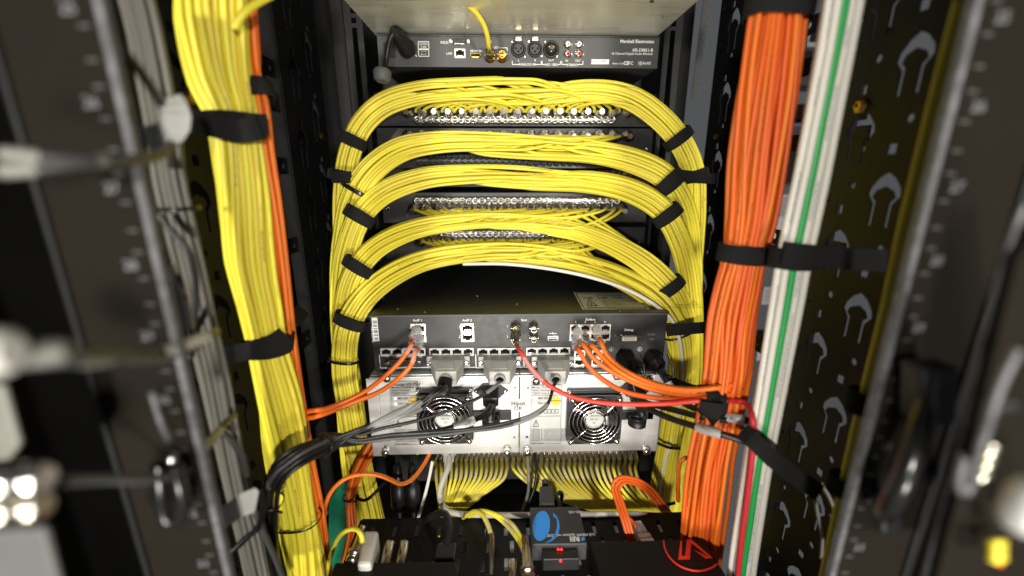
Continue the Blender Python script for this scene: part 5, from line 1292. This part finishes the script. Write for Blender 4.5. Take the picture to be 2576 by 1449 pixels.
# white adapter
wa, q = zbox('white_adapter', 'white plastic adapter box with rounded corners on the lower shelf', 'adapter', [(915, 1333), (953, 1333), (934, 1420), (897, 1420)], -.448, .034, 'adapter_white', .004)
lm = MB(); put_text(lm, '- - - -', PZ(918, 1369, -.4476), .006, (1, 0, 0), (0, 1, 0), 'c', .01); lm.build('printed_lettering', 'print_grey', wa)
single('yellow_cable', 'dim yellow cable bowing from the left bundle to the chrome plug beside the adapter', 'cable', [(912, 1362, .43), (909, 1345, .43), (898, 1332, .435), (880, 1331, .44), (858, 1345, .445), (840, 1375, .45), (824, 1430, .455), (815, 1490, .46)], .0062, 'yellow')
t = thing('coax_plug', PZ(895, 1410, -.46), 'chrome coaxial plug leaning on the white adapter', 'plug')
bnc_plug(t, P(884, 1414, .415), (.18, .5, .55), .0075, .040, 'nickel')
for k, (u, v) in enumerate(((972, 1402), (1010, 1402))):
    t = thing('coax_socket', PZ(u, v, -.47), ('left' if k == 0 else 'right')+' of two silver coaxial barrels behind the flat black box', 'connector', 'silver coaxial barrels behind the black box')
    MB().lathe(P(u-3, v+20, .415), (.05, .8, .45), [(0, .0062), (.026, .0062), (.0262, .0045)], 14).build('barrel', 'nickel', t)
# yellow leads bending down to the front
t = thing('coax_cable', P(1240, 1400, .40), 'single yellow lead hanging down in front of the shelf with clear sleeve', 'cable')
p_ = path([(1165, 1302, .505), (1195, 1287, .495), (1214, 1296, .485), (1228, 1322, .47), (1236, 1350, .455), (1237, 1385, .44), (1236, 1425, .425), (1236, 1470, .41)], .005); tube_obj('jacket', p_, .0032, 'yellow', t, 10); sleeve(t, p_[10:16], .0037); sleeve(t, p_[-12:], .0042, 'nickel')
t = thing('coax_cable', P(1300, 1400, .40), 'pair of yellow leads arching to the chrome plug at bottom centre', 'cable')
for k in range(2):
    p_ = path([(1180, 1298, .505), (1208, 1286, .495), (1240, 1294-k*2, .485), (1272+k*12, 1318-k*2, .47), (1300+k*10, 1352, .45), (1318+k*6, 1388, .43), (1324+k*2, 1412, .42)], .005); tube_obj('jacket', p_, .0032, 'yellow', t, 10); sleeve(t, p_[13:19], .0037)
bnc_plug(t, P(1330, 1462, .375), (-.05, .75, .5), .0082, .046, 'nickel'); 
t = thing('coax_socket', P(1291, 1440, .40), 'short silver coaxial barrel left of the chrome plug at bottom centre', 'connector')
MB().lathe(P(1289, 1462, .385), (.02, .8, .5), [(0, .0052), (.022, .0052), (.0222, .004)], 14).build('barrel', 'nickel', t)
# black mains style lead on the shelf
t = thing('black_lead', P(1125, 1390, .43), 'black lead bending over the shelf into a square black plug', 'cable')
tube_obj('jacket', path([(1070, 1310, .50), (1095, 1295, .495), (1118, 1291, .485), (1127, 1306, .475), (1129, 1340, .455), (1126, 1375, .44)], .005), .0048, 'black', t, 12)
MB().lathe(P(1125, 1358, .45), (-.02, -.65, -.75), [(0, .0066), (.006, .0062), (.012, .0075)], 12).build('strain_relief', 'plastic_black', t)
cc_ = PZ(1122, 1398, -.472); MB().box(cc_+Vector((-.013, -.012, -.008)), cc_+Vector((.013, .012, .008))).build('plug', 'plastic_black', t, .002)
# clear plug lying at right on the shelf
t = thing('network_plug', PZ(1610, 1345, -.478), 'clear network plug with white tag lying on the shelf beside the black box', 'plug')
pa = PZ(1600, 1322, -.474); pb = PZ(1622, 1358, -.470); d = (pb-pa).normalized()
MB().obox((pa+pb)/2, d.cross(Vector((0, 0, 1)))*.0085, Vector((0, 0, .005)), d*.018).build('body', 'clear_plug', t, .001)
for k in range(2): MB().obox(pa+d*(.026+k*.009)+Vector((0, 0, .0056)), d.cross(Vector((0, 0, 1)))*.0085, Vector((0, 0, .0004)), d*.0035).build('white_tag', 'label_white', t)
tube_obj('jacket', path([(1576, 1300, .475), (1590, 1312, .475), (1602, 1328, .465)], .004), .0030, 'orange', t)

# ================================================================== things close to the lens
# left: white strap, labelled cables, tags
strap_run('white strap bent round the grey cables at upper left', [(425, 252, .325), (440, 275, .322), (443, 305, .32), (428, 332, .318), (400, 346, .318), (368, 350, .318)], .017, .002, 'strap_white')
def near_cable(label, uvY, d, mat, sls=(), smat='label_white'):
    t, p = single('labelled_cable', label, 'cable', uvY, d, mat)
    for (u0, v0, y0, u1, v1, y1) in sls:
        i, j = sorted((near(p, P(u0, v0, y0)), near(p, P(u1, v1, y1)))); tube_obj('label_sleeve', p[i:j+1], d/2+.001, smat, t, 12)
    return t
near_cable('upper of two dark cables crossing the left rail behind a white strap', [(-60, 385, .20), (20, 388, .20), (110, 396, .205), (200, 402, .215), (300, 400, .235), (390, 388, .27), (430, 360, .31)], .0045, 'blackgrey', [(10, 388, .20, 105, 396, .205), (225, 404, .22, 262, 402, .225)], 'sleeve_dim')
near_cable('lower of two dark cables crossing the left rail behind a white strap', [(-60, 432, .20), (30, 430, .20), (110, 424, .205), (200, 415, .215), (300, 412, .235), (390, 398, .27), (436, 370, .31)], .0045, 'blackgrey', [(10, 430, .20, 110, 424, .205)], 'sleeve_dim')
near_cable('dark cable with long pale label ending in yellow at the left rail', [(30, 880, .155), (120, 890, .16), (180, 895, .165), (280, 890, .19), (350, 900, .215), (400, 888, .235), (460, 870, .26), (520, 845, .29), (545, 835, .32)], .0062, 'blackgrey', [(395, 889, .233, 505, 852, .285)], 'strap_white')
near_cable('second dark cable with pale label below the white connector at left', [(40, 915, .155), (150, 908, .16), (230, 905, .175), (300, 902, .195), (380, 905, .22), (440, 895, .25), (500, 870, .28)], .005, 'blackgrey', [(185, 906, .165, 265, 904, .185)], 'sleeve_dim')
t = thing('white_connector', P(30, 890, .14), 'bright blurred white connector at the left edge of the picture', 'connector')
MB().lathe(P(-70, 888, .135), (1, .12, -.02), [(0, .006), (.004, .0078), (.010, .0078), (.012, .005)], 16).build('plug', 'strap_white', t)
MB().lathe(P(62, 888, .15), (1, .18, -.02), [(-.006, .0035), (0, .0045), (.012, .0045), (.014, .003)], 14).build('strain_relief', 'sleeve_dim', t)
near_cable('dark cable with pale label sleeve slanting across the left rail', [(150, 1210, .17), (260, 1205, .19), (380, 1205, .215), (450, 1185, .24), (500, 1140, .27), (540, 1098, .30), (570, 1060, .33), (590, 1045, .35)], .0055, 'blackgrey', [(478, 1166, .255, 550, 1092, .31)], 'strap_white')
t = thing('white_tag', P(580, 1290, .33), 'white flag shaped cable tag beside the lower grey cables', 'tag')
pts = [(641, 1228), (650, 1238), (640, 1290), (610, 1300), (585, 1318), (522, 1352), (535, 1318), (560, 1275), (600, 1245)]
MB().prism([P(u, v, .325-(650-u)*.0002) for u, v in pts][::-1], (0, .0012, 0)).build('flag', 'strap_white', t, .0004)
tube_obj('jacket', path([(655, 1225, .35), (660, 1290, .352), (648, 1330, .352), (620, 1352, .35), (590, 1380, .345), (520, 1440, .33), (480, 1490, .32)], .006), .003, 'black', t)
single('black_cable', 'dark grey lead running down beside the lower grey cables', 'cable', [(545, 1075, .345), (575, 1100, .345), (605, 1140, .345), (622, 1200, .35), (640, 1280, .355), (690, 1400, .37), (730, 1500, .38)], .0055, 'blackgrey')
# small white labels hanging by the rail
for k, (u0, v0, u1, v1) in enumerate(((428, 675, 460, 735), (462, 740, 478, 830))):
    t = near_cable(('upper' if k == 0 else 'lower')+' small white label on a lead beside the left rail', [(u0-14, v0-50, .31), (u0-2, v0-12, .31), (u0, v0, .31), (u1, v1, .31), (u1+3, v1+20, .31), (u1+4, v1+60, .32)], .0042, 'blackgrey', [(u0, v0, .31, u1, v1, .31)], 'strap_white')
# hanging loop handle on the left rail
t = thing('pull_handle', P(435, 1300, .235), 'black loop handle hanging in front of the lower left rail', 'handle')
tube_obj('bar', path([(400, 1170, .232), (405, 1235, .23), (412, 1290, .23), (430, 1318, .23), (452, 1310, .23), (462, 1275, .23), (452, 1220, .23), (440, 1170, .232)], .004), .0042, 'gloss_black', t, 12)
MB().tube([P(418, 1195, .238), P(436, 1145, .238)], .003, 8).build('bright_pin', 'chrome', t)
MB().tube(path([(382, 985, .235), (402, 1055, .235), (425, 1108, .235)], .01), .0018, 6).build('bright_edge', 'lip_steel', t)
# shiny metal at lower left
t = thing('steel_connector', P(40, 1280, .15), 'bright out of focus steel connector shells at the lower left edge', 'connector')
for v_, r_, m_ in ((1222, .0072, 'chrome'), (1292, .0066, 'nickel')):
    MB().lathe(P(-90, v_, .150), (1, .10, .02), [(0, r_*.8), (.004, r_), (.018, r_), (.0185, r_*.85), (.021, r_*.85), (.0215, r_), (.028, r_*.98), (.030, r_*.7)], 20).build('connector_shell', m_, t)
MB().prism([P(u, v, .165) for u, v in ((-80, 1340), (110, 1330), (150, 1480), (-80, 1520))][::-1], (0, .004, 0)).build('lower_plate', 'ferrite', t, .002)
MB().prism([P(u, v, .20) for u, v in ((-80, 960), (6, 970), (48, 1120), (20, 1160), (-80, 1170))][::-1], (0, .004, 0)).build('upper_plate', 'sleeve_dim', t, .002)
# right: glossy handle, second rail, straps, bright pieces
t = thing('pull_handle', P(2270, 1200, .235), 'glossy black curved door handle in front of the right rail', 'handle')
tube_obj('grip', path([(2335, 1000, .225), (2318, 1070, .215), (2296, 1150, .208), (2268, 1220, .206), (2242, 1268, .21), (2225, 1292, .222)], .004), .0060, 'gloss_black', t, 14)
MB().obox(P(2335, 985, .23), Vector((.012, 0, 0)), Vector((0, .008, 0)), Vector((-.004, 0, .02))).build('mount', 'plastic_black', t, .003)
MB().obox(P(2228, 1300, .23), Vector((.008, 0, 0)), Vector((0, .006, 0)), Vector((-.002, 0, .010))).build('mount', 'plastic_black', t, .003)
t = thing('door_edge', P(2450, 1100, .19), 'black door frame edge with a dull speckled seam at the right', 'door')
tube_obj('seam', path([(2576, 520, .19), (2530, 640, .19), (2470, 900, .19), (2420, 1120, .19), (2370, 1300, .19), (2320, 1480, .19)], .01), .0016, 'lip_steel', t)
MB().prism([P(*c, .185) for c in ((2640, 500), (2540, 640), (2478, 900), (2428, 1120), (2378, 1300), (2330, 1490), (2700, 1490))][::-1], (0, -.004, 0)).build('frame', 'rail_brown', t, .001)
MB().lathe(P(2480, 1180, .178), (0, -1, 0), [(0, .0001), (.0001, .0001)], 6)
t = thing('release_loop', P(2450, 1130, .165), 'grey loop strap hanging on the right door frame', 'strap loop')
tube_obj('band', path([(2560, 880, .165), (2520, 960, .165), (2486, 1060, .165), (2455, 1160, .165), (2440, 1225, .165), (2425, 1245, .165), (2412, 1225, .165), (2425, 1150, .165)], .005), .0020, 'lip_steel', t, 8)
t = thing('coax_bundle', P(2490, 1160, .165), 'short run of yellow coax ends with chrome plugs at the right edge', 'cable bundle')
for k in range(3):
    MB().lathe(P(2498-k*10, 1118+k*30, .168), (-.3, 0, -1), [(0, .0030), (.003, .0034), (.006, .0026)], 10).build('coax_plug', 'nickel', t)
    tube_obj('cable', path([(2500-k*10, 1132+k*28, .168), (2484-k*8, 1146+k*26, .168), (2470-k*6, 1152+k*26, .168)], .003), .0020, 'yellow', t)
t = thing('coax_bundle', P(2555, 1270, .16), 'blurred yellow coaxial cables at the extreme right edge', 'cable bundle')
for k in range(3): tube_obj('cable', path([(2620, 1215+k*22, .16), (2575, 1225+k*22, .16), (2545, 1250+k*20, .165), (2538, 1290+k*14, .17)], .004), .0022, 'yellow', t)
t = thing('coax_bundle', P(2500, 1380, .16), 'small stack of yellow cables with an orange end at bottom right', 'cable bundle')
for k in range(4): tube_obj('cable', path([(2488, 1362+k*14, .17), (2505, 1366+k*14, .165), (2525, 1362+k*14, .17)], .003), .0018, 'yellow', t)
tube_obj('cable', path([(2482, 1402, .17), (2500, 1410, .168), (2516, 1418, .168)], .003), .0014, 'orange', t)
t = thing('white_connector', P(2580, 1310, .13), 'bright blurred white connector at the lower right edge', 'connector')
MB().lathe(P(2610, 1225, .135), (-.12, 0, -1), [(0, .006), (.004, .0075), (.016, .0075), (.02, .005)], 16).build('plug', 'label_silver', t)
t = thing('steel_clip', P(2525, 1025, .17), 'small bright steel clip on the right door frame', 'clip')
MB().obox(P(2528, 1026, .165), Vector((.0045, 0, .001)), Vector((0, .001, 0)), Vector((0, 0, .0018))).build('clip', 'chrome', t, .0006)
tube_obj('wire', path([(2480, 1018, .166), (2510, 1024, .165), (2576, 1028, .165)], .004), .0008, 'chrome', t)
# loose dark leads behind the right rail at the bottom
single('grey_cable', 'thin grey lead curving behind the lower right panel', 'cable', [(2065, 1215, .36), (2090, 1260, .35), (2108, 1320, .34), (2110, 1380, .34)], .0036, 'grey')
single('grey_cable', 'second thin grey lead curving behind the lower right rail', 'cable', [(2050, 1255, .36), (2058, 1300, .36), (2068, 1350, .36), (2066, 1400, .36)], .0036, 'grey')
